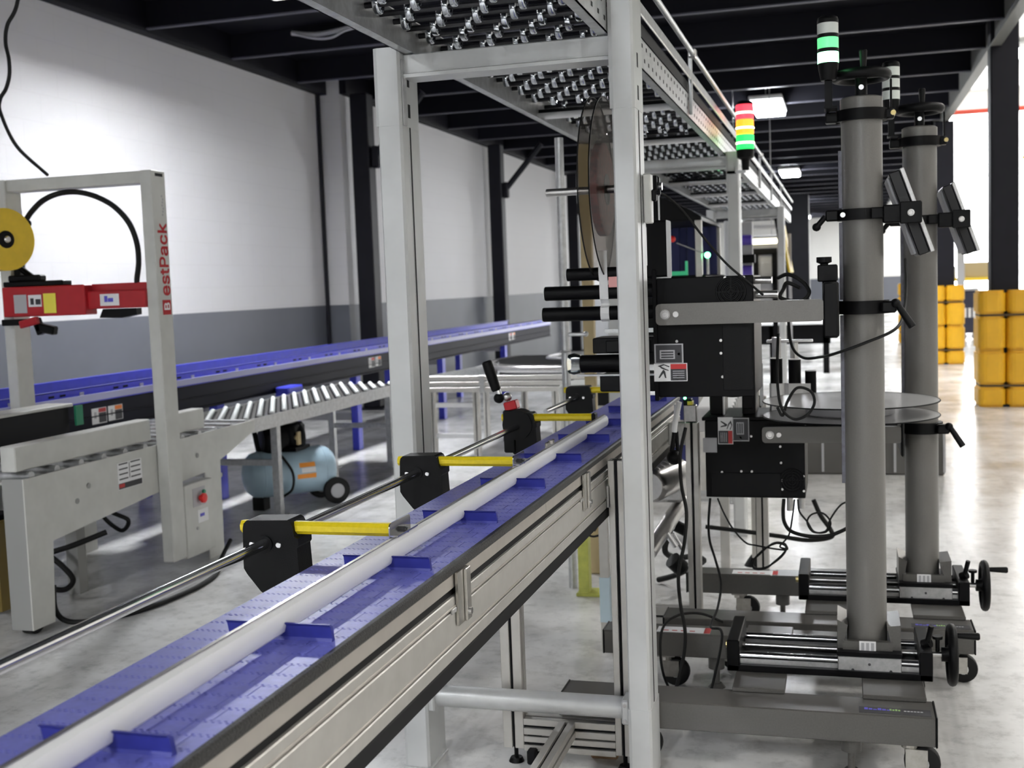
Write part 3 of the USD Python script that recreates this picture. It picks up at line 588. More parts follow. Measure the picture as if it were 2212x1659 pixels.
def stand(ox, oy, slide, label, big):
    """ox, oy: shift of the whole stand; slide: the tower's shift along its rails."""
    t = thing('applicator_stand', label, 'stand', (ox, oy + 3.35, 0))
    X = lambda x: x + ox
    Yy = lambda y: y + oy
    for y0, y1, xr in ((2.995, 3.12, 0.215), (3.60, 3.70, 0.215)):
        b = part(t, 'base_beam', bx(X(-0.755), X(xr), Yy(y0), Yy(y1), 0.108, 0.184, 0.003), 'stand_grey', 'grey box beam of the base')
        part(b, 'end_cap', [bx(X(xr - 0.001), X(xr + 0.004), Yy(y0 - 0.001), Yy(y1 + 0.001), 0.106, 0.186, 0.003), bx(X(-0.759), X(-0.754), Yy(y0 - 0.001), Yy(y1 + 0.001), 0.106, 0.186, 0.003)], 'black_plastic')
        if y0 < 3.2:
            part(b, 'logo_plate', bx(X(0.03), X(0.205), Yy(y0 + 0.012), Yy(y0 + 0.055), 0.184, 0.1847), 'label_ink', 'dark name plate with a blue and green emblem')
            part(b, 'logo', [bx(X(0.043 + 0.011 * i), X(0.052 + 0.011 * i), Yy(y0 + 0.034), Yy(y0 + 0.048 - 0.004 * (i % 3)), 0.1847, 0.1851) for i in range(6)], 'logo_blue')
            part(b, 'logo', [bx(X(0.105 + 0.007 * i), X(0.110 + 0.007 * i), Yy(y0 + 0.035), Yy(y0 + 0.047 - 0.003 * (i % 2)), 0.1847, 0.1851) for i in range(4)], 'logo_green')
            part(b, 'logo', [bx(X(0.140 + 0.008 * i), X(0.146 + 0.008 * i), Yy(y0 + 0.034), Yy(y0 + 0.040), 0.1847, 0.1851) for i in range(6)], 'label_grey')
        else:
            part(b, 'sticker', bx(X(-0.585), X(-0.415), Yy(y0 + 0.012), Yy(y1 - 0.03), 0.184, 0.1846), 'label_white', 'white sticker with a red end')
            part(b, 'sticker', bx(X(-0.435), X(-0.415), Yy(y0 + 0.012), Yy(y1 - 0.03), 0.1846, 0.1849), 'label_red')
            part(b, 'sticker', [bx(X(-0.565 + 0.028 * i), X(-0.548 + 0.028 * i), Yy(y0 + 0.026), Yy(y0 + 0.034), 0.1846, 0.1849) for i in range(4)], 'label_red')
        foot(t, X(-0.40) if y0 > 3.2 else X(0.01), Yy((y0 + y1) / 2), 0.108)
        caster(t, X(0.155), Yy((y0 + y1) / 2)); caster(t, X(-0.56), Yy((y0 + y1) / 2))
    for x0, x1 in ((-0.30, -0.16), (0.04, 0.20)):
        part(t, 'cross_plate', bx(X(x0), X(x1), Yy(3.105), Yy(3.69), 0.184, 0.196, 0.002), 'stand_grey')
    # slide frame with rails
    part(t, 'slide_frame', [bx(X(-0.325), X(0.225), Yy(3.235), Yy(3.262), 0.196, 0.214, 0.002), bx(X(-0.325), X(0.225), Yy(3.455), Yy(3.482), 0.196, 0.214, 0.002), bx(X(-0.325), X(-0.290), Yy(3.235), Yy(3.482), 0.196, 0.285, 0.003), bx(X(0.190), X(0.225), Yy(3.235), Yy(3.482), 0.196, 0.275, 0.003), bx(X(-0.29), X(0.19), Yy(3.262), Yy(3.455), 0.196, 0.20)], 'black_metal', 'black slide frame', smooth=None)
    for y in (3.262, 3.445):
        part(t, 'slide_rail', cy((X(-0.29), Yy(y), 0.236), (X(0.19), Yy(y), 0.236), 0.0105, 18), 'chrome', 'polished slide rail', smooth=S)
    part(t, 'rail_support', [bx(X(-0.29), X(0.19), Yy(y - 0.006), Yy(y + 0.006), 0.20, 0.229) for y in (3.262, 3.445)], 'alu_block')
    part(t, 'lead_screw', cy((X(-0.315), Yy(3.35), 0.238), (X(0.262), Yy(3.35), 0.238), 0.0085, 12), 'steel', smooth=S)
    part(t, 'brass_nut', cy((X(-0.338), Yy(3.35), 0.238), (X(-0.322), Yy(3.35), 0.238), 0.011, 8), 'brass', smooth=S)
    tx, ty = 0.057 + slide, 3.35
    part(t, 'carriage', [bx(X(tx - 0.080), X(tx + 0.088), Yy(3.246), Yy(3.280), 0.208, 0.252, 0.002), bx(X(tx - 0.080), X(tx + 0.088), Yy(3.430), Yy(3.462), 0.208, 0.252, 0.002)], 'alu_block', 'aluminium carriage block')
    part(t, 'screw', [cy((X(tx + q), Yy(3.2455), zz), (X(tx + q), Yy(3.2462), zz), 0.004, 8) for q, zz in ((-0.04, 0.215), (0.004, 0.232), (0.06, 0.215))], 'label_ink')
    part(t, 'carriage_plate', bx(X(tx - 0.082), X(tx + 0.090), Yy(3.244), Yy(3.466), 0.252, 0.264, 0.002), 'black_metal')
    part(t, 'clamp_bracket', [ex([(X(tx - 0.080), 0.264), (X(tx - 0.066), 0.264), (X(tx - 0.052), 0.33), (X(tx - 0.080), 0.345)], 'xz', Yy(3.28), Yy(3.43)), ex([(X(tx + 0.088), 0.264), (X(tx + 0.066), 0.264), (X(tx + 0.052), 0.33), (X(tx + 0.088), 0.335)], 'xz', Yy(3.28), Yy(3.43)), bx(X(tx - 0.066), X(tx + 0.066), Yy(3.27), Yy(3.29), 0.264, 0.288)], 'stand_grey')
    part(t, 'sticker', bx(X(tx - 0.022), X(tx + 0.022), Yy(3.267), Yy(3.2695), 0.258, 0.290), 'label_white', 'small white barcode sticker')
    part(t, 'sticker', [bx(X(tx - 0.017 + 0.013 * i), X(tx - 0.009 + 0.013 * i), Yy(3.2662), Yy(3.267), 0.262, 0.286) for i in range(3)], 'label_grey')
    # handwheel at the end of the lead screw
    h = part(t, 'handwheel', [torus((X(0.282), Yy(3.35), 0.238), (1, 0, 0), 0.074, 0.0125, 36, 10), cy((X(0.255), Yy(3.35), 0.238), (X(0.292), Yy(3.35), 0.238), 0.020, 16), bx(X(0.274), X(0.284), Yy(3.280), Yy(3.42), 0.228, 0.248, 0.003), bx(X(0.274), X(0.284), Yy(3.34), Yy(3.36), 0.17, 0.306, 0.003)], 'black_plastic', 'black handwheel of the lead screw', smooth=S)
    part(h, 'crank_handle', lathe((X(0.29), Yy(3.34), 0.296), (1, 0, 0), [(0, 0), (0, 0.007), (0.012, 0.008), (0.06, 0.0105), (0.064, 0.008), (0.064, 0)], 14), 'black_plastic', smooth=S)
    part(t, 'lock_lever', [cy((X(0.215), Yy(3.30), 0.285), (X(0.225), Yy(3.29), 0.335), 0.0075, 10), cy((X(0.205), Yy(3.31), 0.276), (X(0.222), Yy(3.30), 0.286), 0.014, 12), cy((X(0.245), Yy(3.35), 0.247), (X(0.245), Yy(3.35), 0.282), 0.006, 10), cy((X(0.245), Yy(3.35), 0.282), (X(0.245), Yy(3.35), 0.290), 0.014, 12)], 'black_plastic', smooth=S)
    # tower
    tx, ty = X(tx), Yy(ty)
    part(t, 'tower_tube', cy((tx, ty, 0.264), (tx, ty, 1.716), 0.0542, 40), 'tower_grey', 'thick grey tower tube', smooth=S)
    part(t, 'scale_strip', [bx(tx - 0.0625, tx - 0.0500, ty - 0.012, ty + 0.012, a, b, 0.001) for a, b in ((0.72, 1.19), (1.233, 1.445), (1.484, 1.64))] if big else [bx(tx - 0.0625, tx - 0.0500, ty - 0.012, ty + 0.012, a, b, 0.001) for a, b in ((0.72, 0.757), (0.80, 1.454), (1.492, 1.64))], 'scale_strip')
    part(t, 'top_cap', lathe((tx, ty, 1.7165), (0, 0, 1), [(0, 0), (0, 0.056), (0.060, 0.056), (0.064, 0.050), (0.064, 0)], 32), 'tower_grey', smooth=S)
    part(t, 'top_ring', [lathe((tx, ty, 1.716), (0, 0, 1), [(0, 0.057), (0, 0.068), (0.030, 0.068), (0.030, 0.057)], 32), bx(tx - 0.095, tx - 0.055, ty - 0.02, ty + 0.02, 1.716, 1.744, 0.003), bx(tx + 0.055, tx + 0.085, ty - 0.02, ty + 0.02, 1.718, 1.744, 0.003)], 'black_metal', smooth=S)
    part(t, 'ring_bolt', cy((tx + 0.082, ty - 0.024, 1.732), (tx + 0.082, ty + 0.024, 1.732), 0.007, 10), 'brass', smooth=S)
    w = part(t, 'top_handwheel', [torus((tx, ty, 1.838), (0, 0, 1), 0.066, 0.0145, 40, 12), cy((tx, ty, 1.78), (tx, ty, 1.848), 0.016, 18), bx(tx - 0.066, tx + 0.066, ty - 0.010, ty + 0.010, 1.832, 1.844, 0.003), bx(tx - 0.010, tx + 0.010, ty - 0.066, ty + 0.066, 1.832, 1.844, 0.003)], 'black_plastic', 'black handwheel on top of the tower', smooth=S)
    part(w, 'crank_handle', lathe((tx + 0.005, ty - 0.060, 1.845), (0, 0, 1), [(0, 0), (0, 0.007), (0.010, 0.008), (0.048, 0.011), (0.052, 0.009), (0.052, 0)], 14), 'black_plastic', smooth=S)
    part(w, 'hub_bolt', cy((tx, ty - 0.02, 1.806), (tx, ty - 0.012, 1.806), 0.007, 10), 'chrome', smooth=S)
    part(t, 'wheel_frame', [bx(tx - 0.092, tx - 0.084, ty - 0.008, ty + 0.008, 1.744, 1.83, 0.002), bx(tx + 0.074, tx + 0.080, ty - 0.008, ty + 0.008, 1.744, 1.825, 0.002)], 'black_metal')
    return t, tx, ty
st1, T1X, T1Y = stand(0, 0, 0, 'near grey label applicator stand with wheeled base, slide rails and tower', True)
st2, T2X, T2Y = stand(0.170, 0.775, 0.027, 'far grey label applicator stand, half hidden behind the near one', False)

def collar(t, x, y, z, h=0.028, arm=None):
    """A split clamp ring round a tower."""
    return part(t, 'clamp_ring', [lathe((x, y, z), (0, 0, 1), [(0, 0.0552), (0, 0.068), (h, 0.068), (h, 0.0552)], 40), bx(x - 0.098, x - 0.064, y - 0.03, y + 0.0, z, z + h, 0.004)], 'black_plastic', 'black clamp ring', smooth=S)
# operator panels clamped to the towers, seen edge on
def panel(x, y, z, label):
    t = thing('operator_panel', label, 'control panel', (x, y, z))
    c = collar(t, x, y, z - 0.014, 0.030)
    part(t, 'support_arm', [bx(x + 0.05, x + 0.135, y - 0.088, y - 0.060, z - 0.028, z + 0.020, 0.004), bx(x + 0.02, x + 0.062, y - 0.075, y - 0.052, z - 0.014, z + 0.016, 0.003)], 'black_plastic')
    ctr = (x + 0.125, y - 0.075, z - 0.008)
    R = lambda m: rot(m, (0, 1, 0), -19, ctr)
    xx = ctr[0]
    part(t, 'panel_body', R(bx(xx - 0.018, xx + 0.012, y - 0.040, y + 0.145, z - 0.118, z + 0.118, 0.003)), 'screen_dark', 'flat black panel housing')
    part(t, 'panel_face', R(bx(xx + 0.0125, xx + 0.024, y - 0.042, y + 0.147, z - 0.120, z + 0.120, 0.002)), 'alu_block', 'silver front bezel')
    part(t, 'panel_back', R(bx(xx - 0.026, xx - 0.0182, y + 0.0, y + 0.14, z - 0.11, z + 0.11, 0.002)), 'label_grey')
    p = part(t, 'pivot_plate', bx(ctr[0] - 0.032, ctr[0] + 0.024, y - 0.097, y - 0.084, z - 0.032, z + 0.026, 0.003), 'black_plastic')
    part(p, 'bolt', [cy((ctr[0] - 0.004, y - 0.101, z - 0.004), (ctr[0] - 0.004, y - 0.097, z - 0.004), 0.009, 16), torus((ctr[0] - 0.004, y - 0.101, z - 0.004), (0, 1, 0), 0.006, 0.002, 14, 6)], 'steel', smooth=S)
    part(t, 'wing_lever', [cy((x - 0.098, y - 0.02, z), (x - 0.120, y - 0.022, z - 0.026), 0.008, 10), icosph((x - 0.122, y - 0.022, z - 0.028), 0.012, 1)], 'black_plastic', smooth=S)
    part(t, 'ring_bolt', [cy((x - 0.052, y - 0.066, z), (x - 0.052, y - 0.060, z), 0.007, 12)], 'chrome', smooth=S)
    return t
panel(T1X, T1Y, 1.463, 'tilted black operator panel clamped to the near tower')
panel(T2X, T2Y, 1.472, 'tilted black operator panel clamped to the far tower')

def signal(x, y, z0, lit, label, yl):
    t = thing('signal_tower', label, 'signal light', (x, y, z0))
    r = 0.0275; zs = z0
    part(t, 'base', lathe((x, y, zs), (0, 0, 1), [(0, 0), (0, 0.020), (0.03, 0.026), (0.045, r), (0.045, 0)], 22), 'black_plastic', smooth=S)
    z = zs + 0.045
    for i, mm in enumerate(('lamp_green', 'lamp_green_dim', 'lamp_off') if lit else ('lamp_off',) * 3):
        part(t, 'lens', lathe((x, y, z), (0, 0, 1), [(0, 0), (0, r), (0.028, r), (0.028, 0)], 24), mm, ('bright green lens', 'dim green lens', 'unlit white lens')[i] if lit else 'unlit white lens', smooth=S)
        part(t, 'band', lathe((x, y, z + 0.028), (0, 0, 1), [(0, 0), (0, r + 0.0003), (0.010, r + 0.0003), (0.010, 0)], 24), 'black_plastic', smooth=S)
        z += 0.038
    part(t, 'cap', lathe((x, y, z), (0, 0, 1), [(0, 0), (0, r), (0.006, r - 0.002), (0.010, 0.018), (0.010, 0)], 22), 'black_plastic', smooth=S)
    part(t, 'bracket', [bx(x - 0.010, x + 0.010, y - 0.004, y + 0.004, z0 - 0.070, z0 + 0.002), bx(x - 0.012, x + 0.022, y - 0.010, yl, z0 - 0.0745, z0 - 0.069)], 'black_metal')
    return t
signal(-0.028, 3.28, 1.822, True, 'signal tower with its lower lenses lit green beside the near tower', 3.337)
signal(0.163, 4.064, 1.823, False, 'unlit white signal tower beside the far tower', 4.112)

# label applicator heads: built standing in local axes (x along the head, y depth, z normal of its face plate), then turned
def head(name, label, org, turn, reel_off, reel_y, disc='smoke_disc', dz=(0.148, 0.180), rs=1.0, wz=(0.140, 0.165)):
    """turn(v): local axes to world directions; org: world position of the middle of the face plate."""
    t = thing(name, label, 'label applicator', org)
    org = np.asarray(org, float); B = np.array(turn, float)   # columns: local x, y, z in the world
    W = lambda m: (m[0] @ B.T + org, m[1])
    def p(parent, n, ms, mat, lab=None, smooth=None):
        ms = ms if isinstance(ms, list) else [ms]
        return part(parent, n, [W(q) for q in ms], mat, lab, smooth)
    L, D, H = 0.175, 0.15, 0.275   # half length, half depth, height of the box behind the plate
    b = p(t, 'housing', [bx(-L, L - 0.02, -D, D, -H, -0.012, 0.002)], 'black_metal', 'black sheet metal housing')
    p(b, 'side_cover', bx(-L + 0.018, L - 0.10, -D - 0.004, -D, -H + 0.006, -0.19, 0.001), 'black_plastic')
    p(b, 'screw', [cy((x, -D - 0.003, z), (x, -D, z), 0.004, 8) for x, z in ((0.075, -0.10), (0.077, -0.155), (-0.02, -0.065), (-0.055, -0.07), (-0.02, -0.185), (-0.055, -0.185), (-0.12, -0.066), (-0.12, -0.188), (0.15, -0.20), (0.15, -0.25), (0.08, -0.215), (0.08, -0.245))], 'steel', smooth=S)
    q = lambda dx, dz: (lambda m: (m[0] + np.array([dx, 0, dz]), m[1]))
    A_, W_ = q(-0.0865, 0.033), q(-0.0755, 0.030)
    n_ = p(b, 'nameplate', A_(bx(0.005, 0.060, -D - 0.0022, -D, -0.115, -0.035)), 'label_grey', 'metal rating plate')
    p(b, 'plate_print', A_(bx(0.008, 0.057, -D - 0.0030, -D - 0.0022, -0.111, -0.039)), 'label_ink')
    p(b, 'plate_print', A_(bx(0.018, 0.043, -D - 0.0036, -D - 0.003, -0.092, -0.050)), 'label_grey')
    for k in range(3): p(b, 'plate_print', A_(bx(0.021 + 0.007 * k, 0.025 + 0.007 * k, -D - 0.0041, -D - 0.0036, -0.088, -0.054)), 'label_ink')
    p(b, 'warning_label', W_(bx(-0.055, -0.005, -D - 0.0022, -D, -0.122, -0.030)), 'label_white', 'white, red and black pictogram label')
    p(b, 'label_print', W_(bx(-0.053, -0.021, -D - 0.003, -D - 0.0022, -0.120, -0.076)), 'label_ink')
    p(b, 'label_print', W_(bx(-0.021, -0.007, -D - 0.003, -D - 0.0022, -0.120, -0.076)), 'label_red')
    for k in range(4): p(b, 'label_print', W_(bx(-0.046 + 0.006 * k, -0.044 + 0.006 * k, -D - 0.0036, -D - 0.003, -0.114, -0.082)), 'label_grey')
    fig = cat(ex([(-0.012, -0.040), (-0.015, -0.046), (-0.019, -0.050), (-0.022, -0.058), (-0.026, -0.070), (-0.024, -0.071), (-0.019, -0.060), (-0.016, -0.054), (-0.013, -0.050), (-0.010, -0.058), (-0.016, -0.072), (-0.013, -0.073), (-0.007, -0.057), (-0.009, -0.049)], 'xz', -D - 0.003, -D - 0.0022), ex([(-0.022, -0.056), (-0.030, -0.050), (-0.044, -0.042), (-0.046, -0.045), (-0.032, -0.056), (-0.045, -0.060), (-0.046, -0.064), (-0.028, -0.061)], 'xz', -D - 0.003, -D - 0.0022))
    p(b, 'label_print', W_(fig), 'label_ink')
    f = p(b, 'fan_guard', [torus((0.112, -D - 0.002, -0.215), (0, 1, 0), r, 0.0028, 28, 6) for r in (0.012, 0.021, 0.030, 0.039)] + [bx(0.110, 0.114, -D - 0.004, -D, -0.254, -0.176), bx(0.073, 0.151, -D - 0.004, -D, -0.217, -0.213)], 'black_plastic', 'round fan guard', smooth=S)
    p(b, 'connector', [cy((0.14, y, -H), (0.14, y, -H - 0.045), 0.010, 12) for y in (-0.09, -0.05)] + [cy((0.10, -0.06, -H), (0.10, -0.06, -H - 0.06), 0.011, 12)], 'steel', smooth=S)
    p(t, 'face_plate', bx(-L - 0.01, L + 0.005, -D, D, -0.012, 0.0, 0.002), 'black_metal', 'black face plate')
    p(t, 'upper_mast', [ex(rrect(L - 0.016, L + 0.14, -D + 0.004, -D + 0.10, 0.006), 'xy', -0.042, 0.012)], 'black_metal')
    if True:
        for x, y, z1, r, nm in ((0.175, -0.055, 0.262 * rs, 0.0185, 'guide_roller'), (0.122, -0.045, 0.332 * rs, 0.0208, 'guide_roller'), (0.061, -0.045, 0.340 * rs, 0.0208, 'guide_roller')):
            q = p(t, nm, cy((x, y, 0.0), (x, y, z1), r, 24, ch=0.001), 'black_roller', 'black rubber guide roller', S)
            p(q, 'end_ring', torus((x, y, z1), (0, 0, 1), r - 0.002, 0.002, 24, 6), 'label_white', smooth=S)
        q = p(t, 'peel_roller', cy((-0.085, -0.05, 0.06), (-0.085, -0.05, 0.225 * rs + 0.005), 0.026, 24, ch=0.002), 'black_roller', 'thick black drive roller', S)
        p(q, 'end_ring', [lathe((-0.085, -0.05, 0.225 * rs + 0.006), (0, 0, 1), [(0, 0), (0, 0.027), (0.02, 0.032), (0.035, 0.028), (0.035, 0)], 22)], 'clear_ring', smooth=S)
        p(t, 'printer_block', [bx(-0.055, -0.01, -0.07, 0.06, 0.0, 0.19, 0.003), bx(-0.052, -0.018, -0.074, -0.07, 0.02, 0.15, 0.002)], 'black_plastic')
        p(t, 'tamp_block', [bx(-0.165, -0.115, -0.08, 0.06, 0.0, 0.17, 0.004)], 'black_plastic')
        p(t, 'frame_bar', [bx(-0.119, -0.113, -0.09, -0.075, 0.0, 0.235, 0.001), bx(0.0, 0.012, 0.01, 0.02, 0.02, 0.17)], 'galv')
        wz0, wz1 = wz
        path = [(reel_off - 0.02 - 0.16, -0.075), (0.175, -0.0765), (0.150, -0.070), (0.122, -0.069), (0.102, -0.0665), (0.095, -0.055), (0.088, -0.045), (0.078, -0.064), (0.061, -0.0685), (0.045, -0.064), (0.038, -0.05)]
        outl = [(a, bb) for a, bb in path]; back = [(a - 0.0005, bb + 0.0014) for a, bb in path[::-1]]
        p(t, 'label_web', [ex(Polygon(outl + back).buffer(0.0004), 'xy', wz0, wz1)], 'web_white', 'white label web over the rollers')
        p(t, 'label_web', [bx(0.135, 0.165, -0.074, -0.0735, wz0 - 0.03, wz0 - 0.003)], 'web_pink')
    # supply reel
    rx, ry = reel_off, reel_y
    p(t, 'reel_shaft', cy((rx, ry, -0.01), (rx, ry, 0.335 * rs), 0.0115, 18, ch=0.001), 'steel', 'bright reel shaft', S)
    for z, nm in ((dz[0], 'rear'), (dz[1], 'front')):
        d = p(t, 'reel_disc', lathe((rx, ry, z), (0, 0, 1), [(0, 0.014), (0, 0.265), (0.003, 0.265), (0.003, 0.014)], 56), disc, 'clear plastic reel disc', S)
        p(d, 'rim', torus((rx, ry, z + 0.0015), (0, 0, 1), 0.265, 0.0022, 64, 6), 'rubber' if nm == 'front' else 'black_plastic', smooth=S)
    p(t, 'reel_core', lathe((rx, ry, dz[0] + 0.003), (0, 0, 1), [(0, 0.0115), (0, 0.045), (dz[1] - dz[0] - 0.003, 0.045), (dz[1] - dz[0] - 0.003, 0.0115)], 28), 'black_plastic', smooth=S)
    p(t, 'reel_roll', [lathe((rx, ry, dz[0] + 0.0035), (0, 0, 1), [(0, 0.046), (0, 0.125), (0.004, 0.135), (dz[1] - dz[0] - 0.008, 0.135), (dz[1] - dz[0] - 0.004, 0.125), (dz[1] - dz[0] - 0.004, 0.046)], 36)], 'red_brown' if disc == 'smoke_disc' else 'label_grey', 'roll of labels between the discs', S)
    p(t, 'reel_arm', [bx(L - 0.02, rx + 0.03, ry - 0.02, ry + 0.02, 0.001, 0.030, 0.003), bx(rx - 0.03, rx + 0.03, ry - 0.03, ry + 0.03, 0.001, 0.05, 0.003)], 'black_metal')
    return t, W
nh, NW = head('label_applicator', 'black label applicator head standing upright over the blue belt, arm to near tower', (-0.505, 3.35, 1.155), [[0, 0, -1], [0, 1, 0], [1, 0, 0]], 0.42, 0.02)
fh, FW = head('label_applicator', 'black label applicator head turned flat behind the first, its reel lying level', (-0.28, 4.10, 0.835), [[1, 0, 0], [0, 1, 0], [0, 0, 1]], 0.30, -0.36, 'clear_disc', (0.030, 0.075), 0.56, (0.006, 0.105))
# support arms with tower clamps, parts of the heads they carry
def sup_arm(t, x0, x1, y, z0, z1, tx, ty, flip=1):
    a = part(t, 'support_arm', ex(rrect(x0, x1, z0, z1, 0.012), 'xz', y, y + 0.028), 'tower_grey', 'grey flat support arm')
    part(a, 'bolt', [cy((x0 + 0.026, y, (z0 + z1) / 2), (x0 + 0.026, y - 0.006, (z0 + z1) / 2), 0.0135, 18), torus((x0 + 0.026, y - 0.006, (z0 + z1) / 2), (0, 1, 0), 0.010, 0.0025, 18, 6), cy((x0 + 0.055, y, (z0 + z1) / 2), (x0 + 0.055, y - 0.005, (z0 + z1) / 2), 0.008, 14)], 'steel', smooth=S)
    zc = (z0 + z1) / 2
    part(t, 'tower_clamp', [bx(x1 - 0.004, tx - 0.0645, y - 0.004, ty + 0.02, z0 - 0.045, z1 + 0.045, 0.006), lathe((tx, ty, zc - 0.018), (0, 0, 1), [(0, 0.0552), (0, 0.069), (0.036, 0.069), (0.036, 0.0552)], 40), bx(tx + 0.045, tx + 0.085, ty - 0.07, ty - 0.04, zc - 0.016, zc + 0.016, 0.005)], 'black_plastic', 'black tower clamp', smooth=S)
    part(t, 'clamp_lever', [cy((tx + 0.085, ty - 0.065, zc + 0.008), (tx + 0.125, ty - 0.075, zc - 0.056), 0.0085, 14, r2=0.0105, ch=0.002), icosph((tx + 0.082, ty - 0.062, zc + 0.008), 0.014, 2)], 'black_plastic', smooth=S)
sup_arm(nh, -0.490, -0.045, 3.155, 1.182, 1.240, T1X, T1Y)
part(nh, 'adjusting_screw', [cy((-0.045, 3.24, 1.24), (-0.045, 3.24, 1.325), 0.006, 10), lathe((-0.045, 3.24, 1.315), (0, 0, 1), [(0, 0), (0, 0.011), (0.018, 0.011), (0.022, 0.020), (0.036, 0.020), (0.036, 0)], 16)], 'black_plastic', smooth=S)
part(nh, 'screw_block', bx(-0.062, -0.010, 3.20, 3.36, 1.285, 1.33, 0.003), 'black_plastic')
sup_arm(fh, -0.262, 0.182, 3.915, 0.752, 0.806, T2X, T2Y)
part(fh, 'label_sheet', bx(-0.462, -0.415, 3.945, 3.948, 0.715, 0.765), 'label_grey', 'white sheet stuck on the housing')
# clear tube and rods hanging under the near head's arm
part(fh, 'guide_post', [cy((-0.225, 4.20, 0.835), (-0.225, 4.20, 1.09), 0.016, 14), cy((-0.165, 4.22, 0.835), (-0.165, 4.22, 1.07), 0.014, 14), bx(-0.26, -0.10, 4.20, 4.225, 1.07, 1.08, 0.002)], 'steel', smooth=S)

# ------------------------------------------------------------------ cables
def cable(label, pts, r=0.0045, name='cable', mat='rubber'):
    return one(name, tube(pts, r, 8, 8), mat, label, 'cable', smooth=60)
# (cable on the near head: from the light sensor behind the post down onto the housing)
cable('thin black cable arching from behind the gantry post down to the upright applicator head', [(-0.475, 3.02, 1.535), (-0.45, 3.10, 1.53), (-0.41, 3.15, 1.49), (-0.36, 3.17, 1.42), (-0.30, 3.175, 1.345), (-0.24, 3.175, 1.29), (-0.205, 3.20, 1.255)], 0.0032)
cable('black looped cables behind the grey arm of the upright applicator head', [(-0.17, 3.31, 1.30), (-0.14, 3.28, 1.308), (-0.10, 3.25, 1.285), (-0.085, 3.23, 1.255), (-0.11, 3.22, 1.235), (-0.16, 3.24, 1.245), (-0.155, 3.29, 1.268), (-0.145, 3.31, 1.285), (-0.11, 3.30, 1.27)], 0.0055)
cable('grey cable slung between the two towers below the grey arm', [(-0.15, 3.44, 1.18), (-0.142, 3.47, 1.10), (-0.11, 3.47, 1.065), (-0.06, 3.42, 1.07), (-0.025, 3.30, 1.085), (0.057, 3.275, 1.115), (0.138, 3.30, 1.15), (0.17, 3.5, 1.19), (0.19, 3.75, 1.26), (0.20, 4.0, 1.345)], 0.0042)
cable('black loop of cable hanging before the upright black rollers of the flat head', [(-0.185, 3.435, 0.925), (-0.170, 3.435, 0.900), (-0.156, 3.435, 0.940), (-0.128, 3.435, 0.980), (-0.090, 3.435, 0.970), (-0.080, 3.435, 0.935), (-0.103, 3.435, 0.900), (-0.140, 3.435, 0.890), (-0.173, 3.43, 0.925), (-0.183, 3.43, 1.005), (-0.180, 3.43, 1.105), (-0.178, 3.43, 1.140)], 0.0042)
fy = 3.93
cable('thick black cable with a plug hanging in an arc below the flat applicator head', [(-0.195, fy, 0.56), (-0.197, fy - .02, 0.522), (-0.193, fy - .03, 0.488), (-0.172, fy - .04, 0.461), (-0.12, fy - .05, 0.448), (-0.06, fy - .05, 0.449), (-0.02, fy - .05, 0.462), (0.02, fy - .04, 0.486), (0.05, fy, 0.53)], 0.0062)
cable('coiled thin black cable hanging under the flat applicator head', [(-0.15, fy, 0.56), (-0.145, fy, 0.52), (-0.12, fy, 0.485), (-0.098, fy, 0.452), (-0.06, fy, 0.452), (-0.045, fy, 0.485), (-0.07, fy, 0.515), (-0.105, fy - .01, 0.512), (-0.120, fy - .01, 0.485), (-0.10, fy - .02, 0.455), (-0.06, fy - .02, 0.460), (-0.045, fy - .02, 0.50), (-0.01, fy, 0.545), (0.03, fy, 0.56)], 0.0032)
co = np.array([-0.245, 3.90, 0.372])
ring = [(co + np.array([0.052 * math.cos(a) + 0.012 * math.sin(a) + 0.003 * math.sin(3.1 * a), 0.01 * math.sin(2.7 * a), 0.040 * math.sin(a) + 0.022 * math.cos(a)])) for a in np.linspace(0, 6 * math.pi, 40)]
cable('small ring of coiled black cable hanging clear between belt and far tower', [(-0.415, fy, 0.56), (-0.395, fy, 0.51), (-0.365, fy, 0.455), (-0.325, fy, 0.410), (-0.29, fy, 0.400)] + ring + [(-0.21, fy, 0.40), (-0.18, fy, 0.44), (-0.165, fy, 0.52), (-0.16, fy, 0.56)], 0.0030)
cable('black cable falling from the flat head over the base beams to the floor', [(-0.44, fy, 0.56), (-0.445, fy - .02, 0.48), (-0.44, fy - .04, 0.42), (-0.42, fy - .06, 0.36), (-0.40, fy - .09, 0.29), (-0.40, 3.72, 0.24), (-0.41, 3.60, 0.212), (-0.375, 3.56, 0.215), (-0.37, 3.52, 0.18), (-0.39, 3.42, 0.08), (-0.41, 3.35, 0.01), (-0.46, 3.33, 0.008), (-0.49, 3.42, 0.01), (-0.55, 3.5, 0.09), (-0.56, 3.56, 0.20), (-0.52, 3.62, 0.235), (-0.45, 3.66, 0.235), (-0.38, 3.68, 0.205)], 0.0042)
cable('black cable hanging down the right of the foreground gantry post', [(-0.468, 3.55, 0.85), (-0.482, 3.52, 0.77), (-0.478, 3.5, 0.68), (-0.462, 3.48, 0.60), (-0.468, 3.46, 0.51), (-0.485, 3.44, 0.42), (-0.482, 3.44, 0.33), (-0.468, 3.43, 0.24), (-0.475, 3.42, 0.16), (-0.50, 3.40, 0.06), (-0.52, 3.38, 0.006)], 0.0055)
cable('thick black hose curling on the floor behind the belt conveyor', [(-0.66, 4.50, 0.33), (-0.68, 4.46, 0.25), (-0.65, 4.55, 0.20), (-0.59, 4.62, 0.19), (-0.56, 4.72, 0.15), (-0.62, 4.8, 0.1), (-0.70, 4.85, 0.05), (-0.78, 4.9, 0.015)], 0.012, 'hose')
